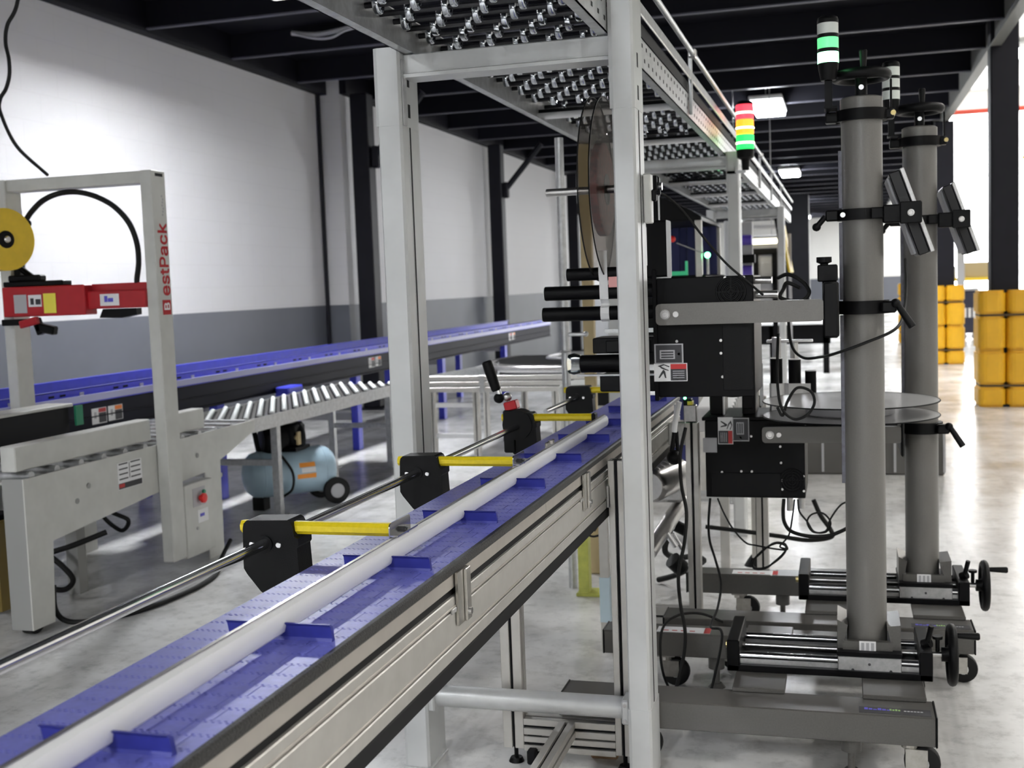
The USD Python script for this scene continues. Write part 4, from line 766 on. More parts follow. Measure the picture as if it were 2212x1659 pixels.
cable('grey-green cable lying in a loop on the floor beyond the flat head', [(-0.60, 5.15, 0.20), (-0.45, 5.15, 0.185), (-0.28, 5.15, 0.165), (-0.16, 5.15, 0.15), (-0.06, 5.15, 0.165), (-0.06, 5.15, 0.20), (-0.10, 5.15, 0.26), (-0.13, 5.15, 0.33)], 0.010, 'hose')

# sensor with green lamp, white plastic strips on the belt's edge
t = thing('photo_sensor', 'small yellow and black sensor with green lamp at the belt edge', 'sensor', (-0.53, 4.10, 0.80))
part(t, 'sensor_body', bx(-0.545, -0.515, 4.085, 4.12, 0.862, 0.885, 0.002), 'black_plastic')
part(t, 'sensor_label', bx(-0.530, -0.512, 4.082, 4.1235, 0.862, 0.876, 0.001), 'label_yellow')
part(t, 'green_lamp', icosph((-0.538, 4.083, 0.888), 0.005, 2), 'led_green', smooth=S)
part(t, 'bracket', bx(-0.545, -0.500, 4.09, 4.12, 0.802, 0.862, 0.002), 'alu_block')
t = thing('cable_strap', 'white plastic strap tying dark cables at the belt side', 'strap', (-0.505, 3.60, 0.76))
part(t, 'strap', [tube([(-0.492, 3.60, 0.925), (-0.500, 3.60, 0.89), (-0.507, 3.60, 0.855), (-0.510, 3.60, 0.83)], 0.0085, 8), tube([(-0.506, 3.62, 0.915), (-0.508, 3.62, 0.87), (-0.510, 3.62, 0.83)], 0.006, 8)], 'label_white', smooth=60)
part(t, 'dark_grip', [tube([(-0.510, 3.60, 0.83), (-0.516, 3.60, 0.79), (-0.522, 3.60, 0.755)], 0.007, 8), tube([(-0.505, 3.61, 0.83), (-0.503, 3.61, 0.79), (-0.50, 3.60, 0.76)], 0.006, 8), icosph((-0.512, 3.60, 0.75), 0.024, 2)], 'black_plastic', smooth=60)
# belt drive below the head
t = thing('gear_motor', 'silver gear motor and air fittings hanging under the belt behind the gantry post', 'motor', (-0.62, 4.2, 0.3))
part(t, 'motor_body', lathe((-0.66, 4.0, 0.585), (0.25, 0.8, 0.05), [(0, 0), (0, 0.05), (0.02, 0.062), (0.22, 0.062), (0.24, 0.05), (0.24, 0)], 24), 'steel', smooth=S)
part(t, 'motor_fin', [lathe((-0.66 + 0.012 * k, 4.04 + 0.038 * k, 0.5875 + 0.0025 * k), (0.25, 0.8, 0.05), [(0, 0), (0, 0.068), (0.006, 0.068), (0.006, 0)], 24) for k in range(5)], 'alu_block', smooth=S)
part(t, 'gearbox', bx(-0.68, -0.56, 4.14, 4.26, 0.50, 0.60, 0.012), 'alu_block')
part(t, 'air_cylinder', cy((-0.66, 3.95, 0.36), (-0.55, 4.35, 0.53), 0.028, 18), 'steel', smooth=S)
part(t, 'fitting', [cy((-0.61, 4.05, 0.41), (-0.58, 4.06, 0.36), 0.012, 10), cy((-0.60, 4.12, 0.39), (-0.57, 4.13, 0.335), 0.010, 10)], 'chrome', smooth=S)
part(t, 'black_cap', [cy((-0.585, 4.0, 0.325), (-0.555, 4.02, 0.29), 0.03, 18), cy((-0.60, 4.22, 0.40), (-0.56, 4.22, 0.38), 0.022, 14)], 'black_plastic', smooth=S)
part(t, 'hanger', bx(-0.70, -0.66, 4.18, 4.22, 0.58, 0.733), 'alu_block')
one('orange_knob', [icosph((-0.475, 4.45, 0.615), 0.020, 2, (1, 1, 1)), cy((-0.475, 4.45, 0.575), (-0.475, 4.45, 0.60), 0.014, 12)], 'orange', 'small orange knob left of the flat applicator housing', 'knob', smooth=S)
# next conveyor sections beyond the belt: slotted legs on the floor
t = thing('conveyor_stand', 'aluminium profile stand with black foot beyond the flat applicator head', 'stand', (-0.35, 5.25, 0))
leg(t, -0.405, -0.36, 5.25, 5.295, 0.04, 0.80); leg(t, -0.365, -0.315, 5.0, 5.05, 0.0, 0.80)
part(t, 'foot', lathe((-0.398, 5.272, 0), (0, 0, 1), [(0, 0), (0, 0.045), (0.025, 0.03), (0.05, 0.012), (0.05, 0)], 16), 'black_plastic', smooth=S)
leg(t, -0.80, -0.405, 5.25, 5.295, 0.62, 0.665, 'x', 'cross_bar')
t = thing('outfeed_bed', 'pale ribbed conveyor bed rising behind the flat applicator head', 'conveyor', (-0.45, 4.9, 0.6))
part(t, 'bed', rot(bx(-0.56, -0.42, 4.60, 5.6, 0.70, 0.80, 0.004), (1, 0, 0), 5, (-0.5, 4.6, 0.75)), 'label_white')
part(t, 'rib', [rot(bx(-0.425, -0.412, 4.62 + 0.07 * k, 4.64 + 0.07 * k, 0.69, 0.80), (1, 0, 0), 5, (-0.5, 4.6, 0.75)) for k in range(13)], 'galv')
part(t, 'support', bx(-0.54, -0.50, 5.2, 5.24, 0.0, 0.75), 'anodized')
t = thing('floor_plate', 'yellow-green upright plate on the floor behind the belt legs', 'post', (-1.05, 4.66, 0))
part(t, 'upright', bx(-1.075, -1.03, 4.645, 4.70, 0.0, 0.42, 0.003), 'yellow_green'); part(t, 'foot', bx(-1.085, -0.96, 4.64, 4.74, 0.0, 0.014, 0.002), 'yellow_green')
part(t, 'top_bar', bx(-1.07, -0.90, 4.655, 4.70, 0.405, 0.42), 'alu_block')
t = thing('profile_upright', 'narrow aluminium upright with a pale blue tape below, behind the belt leg', 'post', (-0.815, 3.95, 0))
part(t, 'upright', bx(-0.832, -0.800, 3.93, 3.96, 0.0, 0.66, 0.001), 'anodized'); part(t, 'tape', bx(-0.834, -0.798, 3.928, 3.962, 0.11, 0.27), 'pale_blue', 'pale blue tape')
part(t, 'top_bar', bx(-0.87, -0.64, 3.92, 3.965, 0.62, 0.66, 0.002), 'anodized')
cable('black cable with two loops hanging behind the near belt leg', [(-0.93, 4.0, 0.60), (-0.935, 3.99, 0.52), (-0.92, 3.99, 0.47), (-0.88, 3.98, 0.45), (-0.85, 3.98, 0.43)], 0.009)
cable('thin black cable drooping by the yellow-green upright', [(-0.92, 4.05, 0.46), (-0.91, 4.05, 0.41), (-0.88, 4.05, 0.39), (-0.84, 4.05, 0.40)], 0.004)
t = thing('floor_box', 'brown cardboard scrap under the foreground belt legs', 'scrap', (-0.63, 3.0, 0))
part(t, 'sheet', [bx(-0.68, -0.605, 3.02, 3.10, 0.0, 0.03, 0.004), rot(bx(-0.665, -0.62, 3.03, 3.09, 0.03, 0.036), (1, 0, 0), 9, (-0.64, 3.03, 0.03))], 'cardboard')
for (x, y, l) in ((-0.412, 2.86, 'shiny screw lying on the floor beside the foreground gantry post'), (-0.33, 2.84, 'second small screw lying on the floor, right of the first')):
    one('loose_screw', [cy((x, y, 0.006), (x + 0.016, y + 0.004, 0.006), 0.004, 8), cy((x - 0.005, y - 0.001, 0.007), (x, y, 0.007), 0.007, 8)], 'steel', l, 'screw', smooth=S)

# ================================================================== carton sealer on the left
XS, XB = -3.05, -3.80
se = thing('carton_sealer', 'pale carton sealing machine with tall arch and red tape head at the left edge', 'packing machine', (-3.4, 4.6, 0))
side = Polygon([(3.735, 0.20), (3.735, 0.628), (5.575, 0.628), (5.575, 0.575), (5.30, 0.505), (5.16, 0.47), (5.16, 0.0), (5.03, 0.0), (5.03, 0.47 - 0.07), (4.75, 0.40), (3.88, 0.36), (3.88, 0.30), (3.86, 0.0), (3.735, 0.0)])
side = Polygon([(3.735, 0.03), (3.735, 0.628), (5.575, 0.640), (5.575, 0.585), (5.28, 0.50), (5.20, 0.48), (5.19, 0.0), (5.05, 0.0), (5.05, 0.44), (4.76, 0.425), (3.885, 0.355), (3.865, 0.03)])
for x, n in ((XS, 'side_frame'), (XB, 'side_frame')):
    part(se, n, ex(side, 'yz', x - 0.006, x), 'sealer_white', 'pale sheet steel side frame')
part(se, 'end_flange', [bx(XS - 0.10, XS - 0.006, 3.735, 3.741, 0.03, 0.628), bx(XB, XB + 0.10, 3.735, 3.741, 0.03, 0.628)], 'sealer_dark')
for x in (XS - 0.055, XB + 0.05):
    c = part(se, 'caster', [bx(x - 0.045, x + 0.045, 3.745, 3.855, 0.12, 0.135), cy((x - 0.02, 3.80, 0.055), (x + 0.02, 3.80, 0.055), 0.055, 20)], 'rubber', smooth=S)
    part(c, 'caster_plate', bx(x - 0.05, x + 0.05, 3.742, 3.75, 0.05, 0.10), 'label_grey')
part(se, 'bed_rail', [bx(XS - 0.10, XS - 0.03, 3.735, 4.65, 0.655, 0.755, 0.004), bx(XS - 0.10, XS - 0.03, 4.80, 5.12, 0.655, 0.755, 0.004)], 'sealer_white', 'pale belt guard rail')
part(se, 'bed', bx(XB, XS - 0.006, 3.76, 5.56, 0.60, 0.612), 'sealer_white')
for k in range(12):
    yy = 3.80 + 0.155 * k
    part(se, 'bed_roller', cy((XB + 0.11, yy, 0.632), (XS - 0.012, yy, 0.632), 0.018, 12), 'galv', smooth=S)
part(se, 'drive_unit', [bx(XB + 0.28, XB + 0.40, 3.80, 4.50, 0.655, 0.83, 0.004)], 'slot_dark', 'dark drive belt housing')
part(se, 'drive_top', bx(XB + 0.27, XB + 0.41, 3.78, 4.52, 0.83, 0.845, 0.003), 'sealer_white')
part(se, 'green_tab', bx(XB + 0.405, XB + 0.415, 4.53, 4.58, 0.74, 0.83), 'green_paint')
# masts and arch
for x, y0, y1, z0 in ((XS + 0.002, 4.64, 4.752, 0.085), (XB - 0.034, 4.64, 4.752, 0.02)):
    m = part(se, 'mast', bx(x, x + 0.058, y0, y1, z0, 1.888, 0.003), 'sealer_white', 'tall pale mast')
mast = m
part(se, 'arch_bar', bx(XB - 0.002, XS + 0.002, 4.655, 4.735, 1.832, 1.888, 0.003), 'sealer_white', 'top bar of the arch')
part(se, 'mast_slot', bx(XS + 0.0602, XS + 0.0612, 4.672, 4.732, 1.862, 1.876), 'slot_dark')
def text_on_x(s, h, x, y, z, bold=True, depth=0.0012):
    m = meshkit.text_mesh(s, h, depth, bold); v = np.array(m.vertices)
    return np.stack([x + v[:, 2], y - v[:, 1], z + v[:, 0]], 1), np.array(m.faces)
XF = XS + 0.0602
part(se, 'letter_block', bx(XF - 0.0002, XF + 0.0012, 4.672, 4.738, 1.232, 1.300), 'letter_red', 'red square behind the capital letter')
part(se, 'lettering', text_on_x('B', 0.044, XF + 0.0012, 4.727, 1.249), 'label_white', 'white letter B')
_t = meshkit.text_mesh('estPack', 0.070, 0.0012, True); _w = _t.bounds[1][0]
v, f = text_on_x('estPack', 0.070, XF, 4.738, 0.0); v[:, 2] = 1.315 + v[:, 2] * (0.335 / _w)
part(se, 'lettering', (v, f), 'letter_red', 'red brand lettering reading up the mast')
part(se, 'lettering', [bx(XF - 0.0002, XF + 0.0008, 4.712 + 0.004 * (k % 3), 4.720 + 0.004 * (k % 3), 1.685 + k * 0.014, 1.694 + k * 0.014) for k in range(7)], 'label_grey')
# red tape head carriage
part(se, 'head_carriage', [bx(XB, XS - 0.30, 4.60, 4.69, 1.245, 1.385, 0.004), bx(XS - 0.34, XS + 0.002, 4.625, 4.70, 1.27, 1.352, 0.004), bx(XS - 0.34, XS + 0.002, 4.66, 4.74, 1.33, 1.385, 0.004)], 'sealer_red', 'red head carriage between the masts')
for x0, x1, z0, z1, mm in ((-3.735, -3.665, 1.262, 1.348, 'label_grey'), (-3.655, -3.583, 1.29, 1.345, 'label_white'), (-3.572, -3.505, 1.258, 1.350, 'label_yellow')):
    s_ = part(se, 'sticker', bx(x0, x1, 4.598, 4.5995, z0, z1), mm)
    if mm == 'label_white': part(s_, 'print', [bx(x0 + 0.012, x0 + 0.03, 4.597, 4.598, z0 + 0.01, z1 - 0.015), bx(x0 + 0.04, x1 - 0.004, 4.597, 4.598, z0 + 0.01, z1 - 0.02)], 'label_ink')
s_ = part(se, 'sticker', bx(-3.285, -3.185, 4.623, 4.6245, 1.283, 1.337), 'label_white'); part(s_, 'print', [bx(-3.262, -3.245, 4.622, 4.623, 1.30, 1.328), bx(-3.243, -3.215, 4.622, 4.623, 1.300, 1.318)], 'logo_blue')
part(se, 'head_top', [bx(XB + 0.0, XB + 0.33, 4.61, 4.68, 1.386, 1.41, 0.004), bx(XB + 0.02, XB + 0.20, 4.62, 4.67, 1.41, 1.44, 0.006)], 'black_plastic')
part(se, 'tape_cutter', [bx(-3.80, -3.66, 4.58, 4.62, 1.205, 1.235, 0.004), rot(bx(-3.62, -3.52, 4.59, 4.63, 1.165, 1.205, 0.006), (0, 1, 0), 12, (-3.57, 4.6, 1.2)), rot(bx(-3.63, -3.60, 4.59, 4.63, 1.16, 1.24, 0.004), (0, 1, 0), -20, (-3.61, 4.6, 1.2)), ex([(-3.30, 1.268), (-3.12, 1.268), (-3.12, 1.238), (-3.20, 1.225), (-3.32, 1.228)], 'xz', 4.66, 4.70)], 'black_plastic')
part(se, 'red_lever', rot(bx(-3.70, -3.60, 4.575, 4.60, 1.20, 1.235, 0.004), (0, 1, 0), -12, (-3.65, 4.59, 1.22)), 'sealer_red')
part(se, 'air_hose', tube([(-3.70, 4.67, 1.69), (-3.66, 4.67, 1.735), (-3.59, 4.67, 1.785), (-3.50, 4.67, 1.812), (-3.40, 4.67, 1.812), (-3.30, 4.67, 1.785), (-3.21, 4.67, 1.735), (-3.14, 4.67, 1.66), (-3.105, 4.67, 1.57), (-3.10, 4.67, 1.48), (-3.115, 4.67, 1.40), (-3.12, 4.68, 1.37)], 0.013, 10), 'rubber', 'black hose looping under the arch', smooth=60)
part(se, 'roll_holder', [cy((-3.735, 4.665, 1.47), (-3.66, 4.665, 1.42), 0.014, 10), bx(-3.775, -3.74, 4.66, 4.70, 1.41, 1.70, 0.003), cy((-3.74, 4.68, 1.69), (-3.68, 4.67, 1.68), 0.018, 10)], 'black_plastic', smooth=S)
cb = part(se, 'control_box', bx(XS + 0.001, XS + 0.055, 4.765, 5.02, 0.07, 0.42, 0.004), 'sealer_white', 'pale control box')
part(cb, 'switch_plate', bx(XS + 0.055, XS + 0.0565, 4.835, 4.945, 0.305, 0.395), 'label_grey')
part(cb, 'red_button', lathe((XS + 0.0565, 4.895, 0.342), (1, 0, 0), [(0, 0), (0, 0.013), (0.016, 0.013), (0.016, 0.024), (0.028, 0.023), (0.032, 0.018), (0.032, 0)], 20), 'red_button', 'red emergency button', smooth=S)
part(cb, 'green_button', cy((XS + 0.0565, 4.928, 0.367), (XS + 0.066, 4.928, 0.367), 0.010, 14), 'green_paint', 'green button', smooth=S)
s_ = part(cb, 'sticker', bx(XS + 0.055, XS + 0.056, 4.872, 4.965, 0.222, 0.285), 'label_white'); part(s_, 'print', bx(XS + 0.056, XS + 0.0565, 4.89, 4.93, 0.25, 0.265), 'logo_blue')
part(cb, 'lock', cy((XS + 0.055, 4.86, 0.20), (XS + 0.061, 4.86, 0.20), 0.008, 10), 'steel', smooth=S)
n_ = part(se, 'nameplate', bx(XS + 0.0002, XS + 0.0016, 4.335, 4.515, 0.478, 0.595), 'label_white', 'white instruction plate with a dark lower edge')
part(n_, 'print', [bx(XS + 0.0016, XS + 0.0022, 4.338, 4.512, 0.480, 0.505), bx(XS + 0.0016, XS + 0.0022, 4.42, 4.424, 0.52, 0.59)] + [bx(XS + 0.0016, XS + 0.0022, 4.345, 4.41, 0.52 + 0.022 * k, 0.526 + 0.022 * k) for k in range(4)] + [bx(XS + 0.0016, XS + 0.0022, 4.432, 4.505, 0.52 + 0.022 * k, 0.526 + 0.022 * k) for k in range(4)], 'label_ink')
part(n_, 'print', bx(XS + 0.0022, XS + 0.0028, 4.34, 4.38, 0.486, 0.502), 'label_red')
part(se, 'bolt_hole', [cy((XS - 0.001, y, z), (XS + 0.003, y, z), 0.012, 10) for y, z in ((4.13, 0.535), (4.05, 0.485), (4.985, 0.535))], 'sealer_dark', smooth=S)
part(se, 'inner_motor', [bx(-3.55, -3.42, 3.95, 4.15, 0.18, 0.42, 0.01), cy((-3.5, 4.25, 0.35), (-3.5, 4.5, 0.35), 0.08, 18)], 'black_metal', smooth=S)
part(se, 'inner_frame', [bx(-3.36, -3.30, 4.36, 4.42, 0.0, 0.60), bx(-3.7, -3.64, 4.36, 4.42, 0.0, 0.60)], 'sealer_dark')
part(se, 'inner_plate', bx(-3.46, -3.40, 3.98, 4.08, 0.02, 0.40), 'ochre', 'yellow bar under the bed')
part(se, 'inner_cable', [tube([(-3.40, 4.20, 0.30), (-3.30, 4.15, 0.24), (-3.22, 4.15, 0.18), (-3.18, 4.16, 0.12), (-3.24, 4.18, 0.07), (-3.32, 4.18, 0.08), (-3.36, 4.17, 0.15), (-3.32, 4.16, 0.22), (-3.2, 4.2, 0.26), (-3.1, 4.3, 0.3)], 0.012, 8), tube([(-3.2, 4.55, 0.45), (-3.22, 4.5, 0.36), (-3.16, 4.55, 0.30), (-3.24, 4.6, 0.24), (-3.3, 4.55, 0.34), (-3.2, 4.6, 0.42)], 0.010, 8)], 'rubber', smooth=60)
cable('black cable bowing along the floor under the carton sealer', [(-3.10, 3.93, 0.16), (-3.09, 3.92, 0.06), (-3.04, 3.93, 0.012), (-2.93, 3.97, 0.012), (-2.84, 4.10, 0.012), (-2.80, 4.35, 0.012), (-2.80, 4.55, 0.012), (-2.84, 4.75, 0.012), (-2.93, 4.95, 0.03), (-2.96, 5.1, 0.09)], 0.011)
t = thing('tape_roll', 'big yellow roll of tape on the red tape head at the left edge', 'tape roll', (-3.68, 4.45, 1.53))
part(t, 'tape', lathe((-3.705, 4.49, 1.60), (1, -0.35, 0), [(0, 0.04), (0, 0.142), (0.06, 0.142), (0.06, 0.04)], 40), 'tape_yellow', 'yellow tape', smooth=S)
part(t, 'hub', [lathe((-3.710, 4.492, 1.60), (1, -0.35, 0), [(0, 0), (0, 0.04), (0.066, 0.04), (0.072, 0.030), (0.072, 0)], 20)], 'black_plastic', 'black hub', smooth=S)
part(t, 'hub_cap', lathe((-3.638, 4.467, 1.60), (1, -0.35, 0), [(0, 0), (0, 0.016), (0.006, 0.012), (0.006, 0)], 14), 'steel', smooth=S)

# ================================================================== long blue belt conveyor along the wall
bc = thing('belt_conveyor', 'long raised conveyor with navy frame and bright blue rails along the block wall', 'conveyor', (-4.2, 8, 0))
BX0, BX1, BY0, BY1 = -4.50, -3.85, 3.85, 15.4
part(bc, 'side_frame', [bx(BX1 - 0.05, BX1, BY0, BY1, 0.628, 0.772, 0.004), bx(BX0, BX0 + 0.05, BY0, BY1, 0.628, 0.772, 0.004)], 'navy_frame', 'navy channel side frame')
part(bc, 'frame_flange', [bx(BX1 - 0.05, BX1 + 0.012, BY0, BY1, 0.618, 0.628), bx(BX1 - 0.05, BX1 + 0.010, BY0, BY1, 0.690, 0.694)], 'navy_frame')
part(bc, 'belt', bx(BX0 + 0.05, BX1 - 0.05, BY0, BY1, 0.772, 0.785), 'belt_grey')
for x, s in ((BX1, 1), (BX0, -1)):
    part(bc, 'guide_rail', [bx(x - s * 0.05, x - s * 0.045, BY0, BY1, 0.785, 0.848), bx(x - s * 0.075, x - s * 0.045, BY0, BY1, 0.843, 0.848), bx(x - s * 0.05, x + s * 0.012, BY0, BY1, 0.773, 0.779)], 'blue_steel', 'bright blue guide rail')
    part(bc, 'rail_band', bx(x - s * 0.0445 if s < 0 else x + 0.0002, (x - s * 0.0435) if s < 0 else x + 0.0125, BY0, BY1, 0.785 if s < 0 else 0.7795, 0.812 if s < 0 else 0.815), 'rail_band', 'pale lower band of the rail')
    part(bc, 'rail_bolt', [bx(x - s * 0.0448, x - s * 0.042, yy, yy + 0.035, 0.80, 0.828) for yy in np.arange(BY0 + 0.3, BY1, 0.55)], 'label_grey', kind='stuff')
    part(bc, 'rail_slot', [bx(x - s * 0.0448, x - s * 0.0435, yy, yy + 0.045, 0.818, 0.830) for yy in np.concatenate([np.arange(BY0 + 0.05, BY1, 0.55), np.arange(BY0 + 0.14, BY1, 0.55)])], 'navy_frame', kind='stuff')
for yl in (4.3, 6.58, 8.8, 10.95, 13.2):
    for x0, x1 in ((BX1 - 0.07, BX1 - 0.01), (BX0 + 0.01, BX0 + 0.07)):
        l = part(bc, 'leg', bx(x0, x1, yl, yl + 0.09, 0.0, 0.63, 0.003), 'blue_steel', 'blue leg')
    part(bc, 'leg_tie', [bx(BX0 + 0.07, BX1 - 0.07, yl + 0.02, yl + 0.07, 0.25, 0.31, 0.003), bx(BX0 + 0.07, BX1 - 0.07, yl + 0.02, yl + 0.07, 0.55, 0.60, 0.003)], 'label_grey', 'pale cross tie')
part(bc, 'motor_cover', bx(BX1, BX1 + 0.11, 7.35, 7.58, 0.52, 0.66, 0.01), 'blue_steel', 'blue drive cover')
part(bc, 'motor', cy((BX1 + 0.05, 7.60, 0.60), (BX1 + 0.05, 7.78, 0.60), 0.055, 18), 'black_metal', smooth=S)
def warn(y0, z0):
    for k, hdr in ((0, 'label_red'), (1, 'label_orange')):
        s_ = part(bc, 'warning_sticker', bx(BX1 + 0.0002, BX1 + 0.0015, y0 + k * 0.145, y0 + k * 0.145 + 0.13, z0 + 0.003 * k, z0 + 0.085), 'label_white')
        part(s_, 'print', [bx(BX1 + 0.0015, BX1 + 0.002, y0 + k * 0.145 + 0.06, y0 + k * 0.145 + 0.125, z0 + 0.005, z0 + 0.058)], 'label_ink')
        part(s_, 'print', [bx(BX1 + 0.0015, BX1 + 0.002, y0 + k * 0.145 + 0.06, y0 + k * 0.145 + 0.125, z0 + 0.06, z0 + 0.082)], hdr)
        part(s_, 'print', [bx(BX1 + 0.0015, BX1 + 0.002, y0 + k * 0.145 + 0.02, y0 + k * 0.145 + 0.04, z0 + 0.03, z0 + 0.065)], 'label_grey')
warn(5.28, 0.65); warn(9.05, 0.665); warn(13.35, 0.665)

# ball transfer table behind the sealer
wt = thing('ball_transfer_table', 'long table studded with white transfer balls behind the sealer on square legs', 'table', (-3.5, 6.8, 0))
WX0, WX1, WY0, WY1 = -3.72, -3.20, 5.70, 8.15
part(wt, 'side_rail', bx(WX1 - 0.004, WX1, WY0, WY1, 0.535, 0.615), 'galv', 'steel side rail'); part(wt, 'side_rail', bx(WX0, WX0 + 0.004, WY0, WY1, 0.535, 0.615), 'galv', 'steel side rail')
part(wt, 'top_plate', bx(WX0 + 0.004, WX1 - 0.004, WY0, WY1, 0.598, 0.606), 'stand_grey')
BALL = lathe((0, 0, 0.006), (0, 0, 1), [(0, 0), (0, 0.014), (0.006, 0.0165), (0.012, 0.0145), (0.018, 0.0085), (0.0205, 0)], 12)
CUP = lathe((0, 0, 0), (0, 0, 1), [(0, 0), (0, 0.028), (0.008, 0.026), (0.008, 0)], 10)
cups = []
for i, y in enumerate(np.arange(WY0 + 0.04, WY1 - 0.03, 0.078)):
    for x in np.arange(WX1 - (0.035 if i % 2 else 0.075), WX0 + 0.03, -0.080):
        part(wt, 'transfer_ball', mv(BALL, (x, y, 0.606)), 'white_wheel', smooth=50); cups.append(mv(CUP, (x, y, 0.606)))
part(wt, 'ball_cups', cups, 'axle_dark', 'dark cups holding the balls', kind='stuff')
for y in (6.12, 7.9):
    for x in (WX1 - 0.05, WX0 + 0.01):
        p = part(wt, 'leg', bx(x, x + 0.045, y, y + 0.045, 0.006, 0.54, 0.002), 'galv', 'square steel leg'); part(p, 'foot_plate', bx(x - 0.02, x + 0.065, y - 0.02, y + 0.065, 0, 0.006), 'galv')
    part(wt, 'leg_tie', bx(WX0 + 0.055, WX1 - 0.05, y + 0.005, y + 0.04, 0.30, 0.335), 'galv')
part(wt, 'end_ramp', [ex([(5.56, 0.635), (5.70, 0.625), (5.70, 0.60), (5.56, 0.60)], 'yz', WX0 + 0.06, WX1 - 0.02)], 'label_white')

# air compressor on the floor
ac = thing('air_compressor', 'pale blue tank air compressor with black motor on the floor under the ball table', 'compressor', (-3.28, 6.45, 0))
A = np.array([-3.50, 6.23, 0.215]); Bd = np.array([0.40, 0.42, 0.0]); Ld = np.linalg.norm(Bd)
part(ac, 'tank', lathe(A, Bd, [(0, 0), (0.004, 0.06), (0.02, 0.105), (0.05, 0.133), (0.09, 0.142), (Ld - 0.09, 0.142), (Ld - 0.05, 0.133), (Ld - 0.02, 0.105), (Ld - 0.004, 0.06), (Ld, 0)], 32), 'tank_blue', 'pale blue tank', smooth=60)
part(ac, 'seam', [torus(A + Bd * q, Bd, 0.142, 0.0035, 32, 6) for q in (0.16, 0.84)], 'tank_blue', smooth=S)
mid = A + Bd * 0.5
part(ac, 'saddle', bx(mid[0] - 0.10, mid[0] + 0.10, mid[1] - 0.10, mid[1] + 0.10, 0.35, 0.375, 0.004), 'black_metal')
part(ac, 'motor_cover', [lathe(mid + np.array([-0.12, -0.12, 0.212]), (0.7, 0.7, 0), [(0, 0), (0, 0.075), (0.03, 0.098), (0.23, 0.098), (0.26, 0.075), (0.26, 0)], 24), bx(mid[0] - 0.085, mid[0] + 0.085, mid[1] - 0.085, mid[1] + 0.085, 0.375, 0.52, 0.02)], 'black_plastic', 'black motor cover', smooth=S)
part(ac, 'handle', tube([mid + np.array(q) for q in ((-0.14, -0.12, 0.14), (-0.15, -0.13, 0.22), (-0.15, -0.14, 0.30), (-0.12, -0.11, 0.325), (-0.07, -0.06, 0.325))], 0.016, 8), 'black_plastic', smooth=60)
part(ac, 'gauge', [bx(mid[0] + 0.095, mid[0] + 0.11, mid[1] - 0.08, mid[1] - 0.04, 0.39, 0.47, 0.003), cy(mid + np.array([0.09, -0.06, 0.22]), mid + np.array([0.105, -0.075, 0.22]), 0.016, 14)], 'tan', smooth=S)
part(ac, 'orange_cap', cy(mid + np.array([-0.11, -0.09, 0.27]), mid + np.array([-0.06, -0.07, 0.28]), 0.016, 10), 'orange', smooth=S)
ax_ = Bd / Ld; nrm = np.array([ax_[1], -ax_[0], 0])
for q, l, mm in ((0.53, 0.10, 'orange'), (0.55, 0.09, 'label_white'), (0.50, 0.12, 'orange')):
    k = {0.53: 0.05, 0.55: 0.018, 0.50: -0.018}[q]
    a = math.asin(k / 0.1425); pts = []
    for da in (-0.10, 0.10):
        for s_ in (q * Ld, q * Ld + l):
            pts.append(A + ax_ * s_ + (nrm * math.cos(a + da) + np.array([0, 0, 1]) * math.sin(a + da)) * 0.1432)
    qv = np.array(pts); qv2 = qv - nrm * 0.0015
    part(ac, 'decal', (np.vstack([qv, qv2]), np.array([[0, 1, 3], [0, 3, 2], [4, 7, 5], [4, 6, 7], [0, 4, 5], [0, 5, 1], [2, 3, 7], [2, 7, 6], [0, 2, 6], [0, 6, 4], [1, 5, 7], [1, 7, 3]])), mm)
for s_ in (-1, 1):
    wc = A + Bd * 0.93 + nrm * (0.135 if s_ > 0 else -0.135); wc[2] = 0.085
    wl = part(ac, 'wheel', lathe(wc - nrm * 0.02, nrm, [(0, 0), (0, 0.06), (0.004, 0.082), (0.036, 0.082), (0.04, 0.06), (0.04, 0)], 24), 'rubber', 'black wheel', smooth=S)
    part(wl, 'hub', lathe(wc + nrm * 0.0205, nrm, [(0, 0), (0, 0.045), (0.004, 0.04), (0.004, 0)], 18), 'label_grey', smooth=S)
part(ac, 'axle', cy(A + Bd * 0.93 + nrm * 0.12 + [0, 0, -0.13], A + Bd * 0.93 - nrm * 0.12 + [0, 0, -0.13], 0.01, 8), 'black_metal')
part(ac, 'front_foot', [bx(A[0] + 0.03, A[0] + 0.11, A[1] + 0.03, A[1] + 0.11, 0.0, 0.085, 0.004)], 'rubber')
part(ac, 'air_hose', [tube([mid + np.array(q) for q in ((-0.05, -0.08, 0.16), (0.02, -0.14, 0.12), (0.09, -0.14, 0.02), (0.09, -0.15, -0.08), (0.03, -0.16, -0.13))], 0.008, 8), tube([mid + np.array(q) for q in ((-0.09, -0.11, 0.15), (-0.03, -0.155, 0.09), (0.02, -0.155, 0.0), (0.0, -0.16, -0.10))], 0.007, 8)], 'rubber', smooth=60)
t = thing('control_pedestal', 'small grey box on pipe legs beside the pale blue tank', 'box', (-3.62, 5.97, 0))
part(t, 'box', bx(-3.62, -3.54, 5.92, 6.02, 0.30, 0.40, 0.004), 'stand_grey'); part(t, 'pipe', [cy((-3.60, 5.97, 0), (-3.60, 5.97, 0.3), 0.02, 10)], 'label_grey', smooth=S); part(t, 'pipe_arm', cy((-3.68, 5.97, 0.27), (-3.50, 5.97, 0.27), 0.014, 8), 'galv', smooth=S)

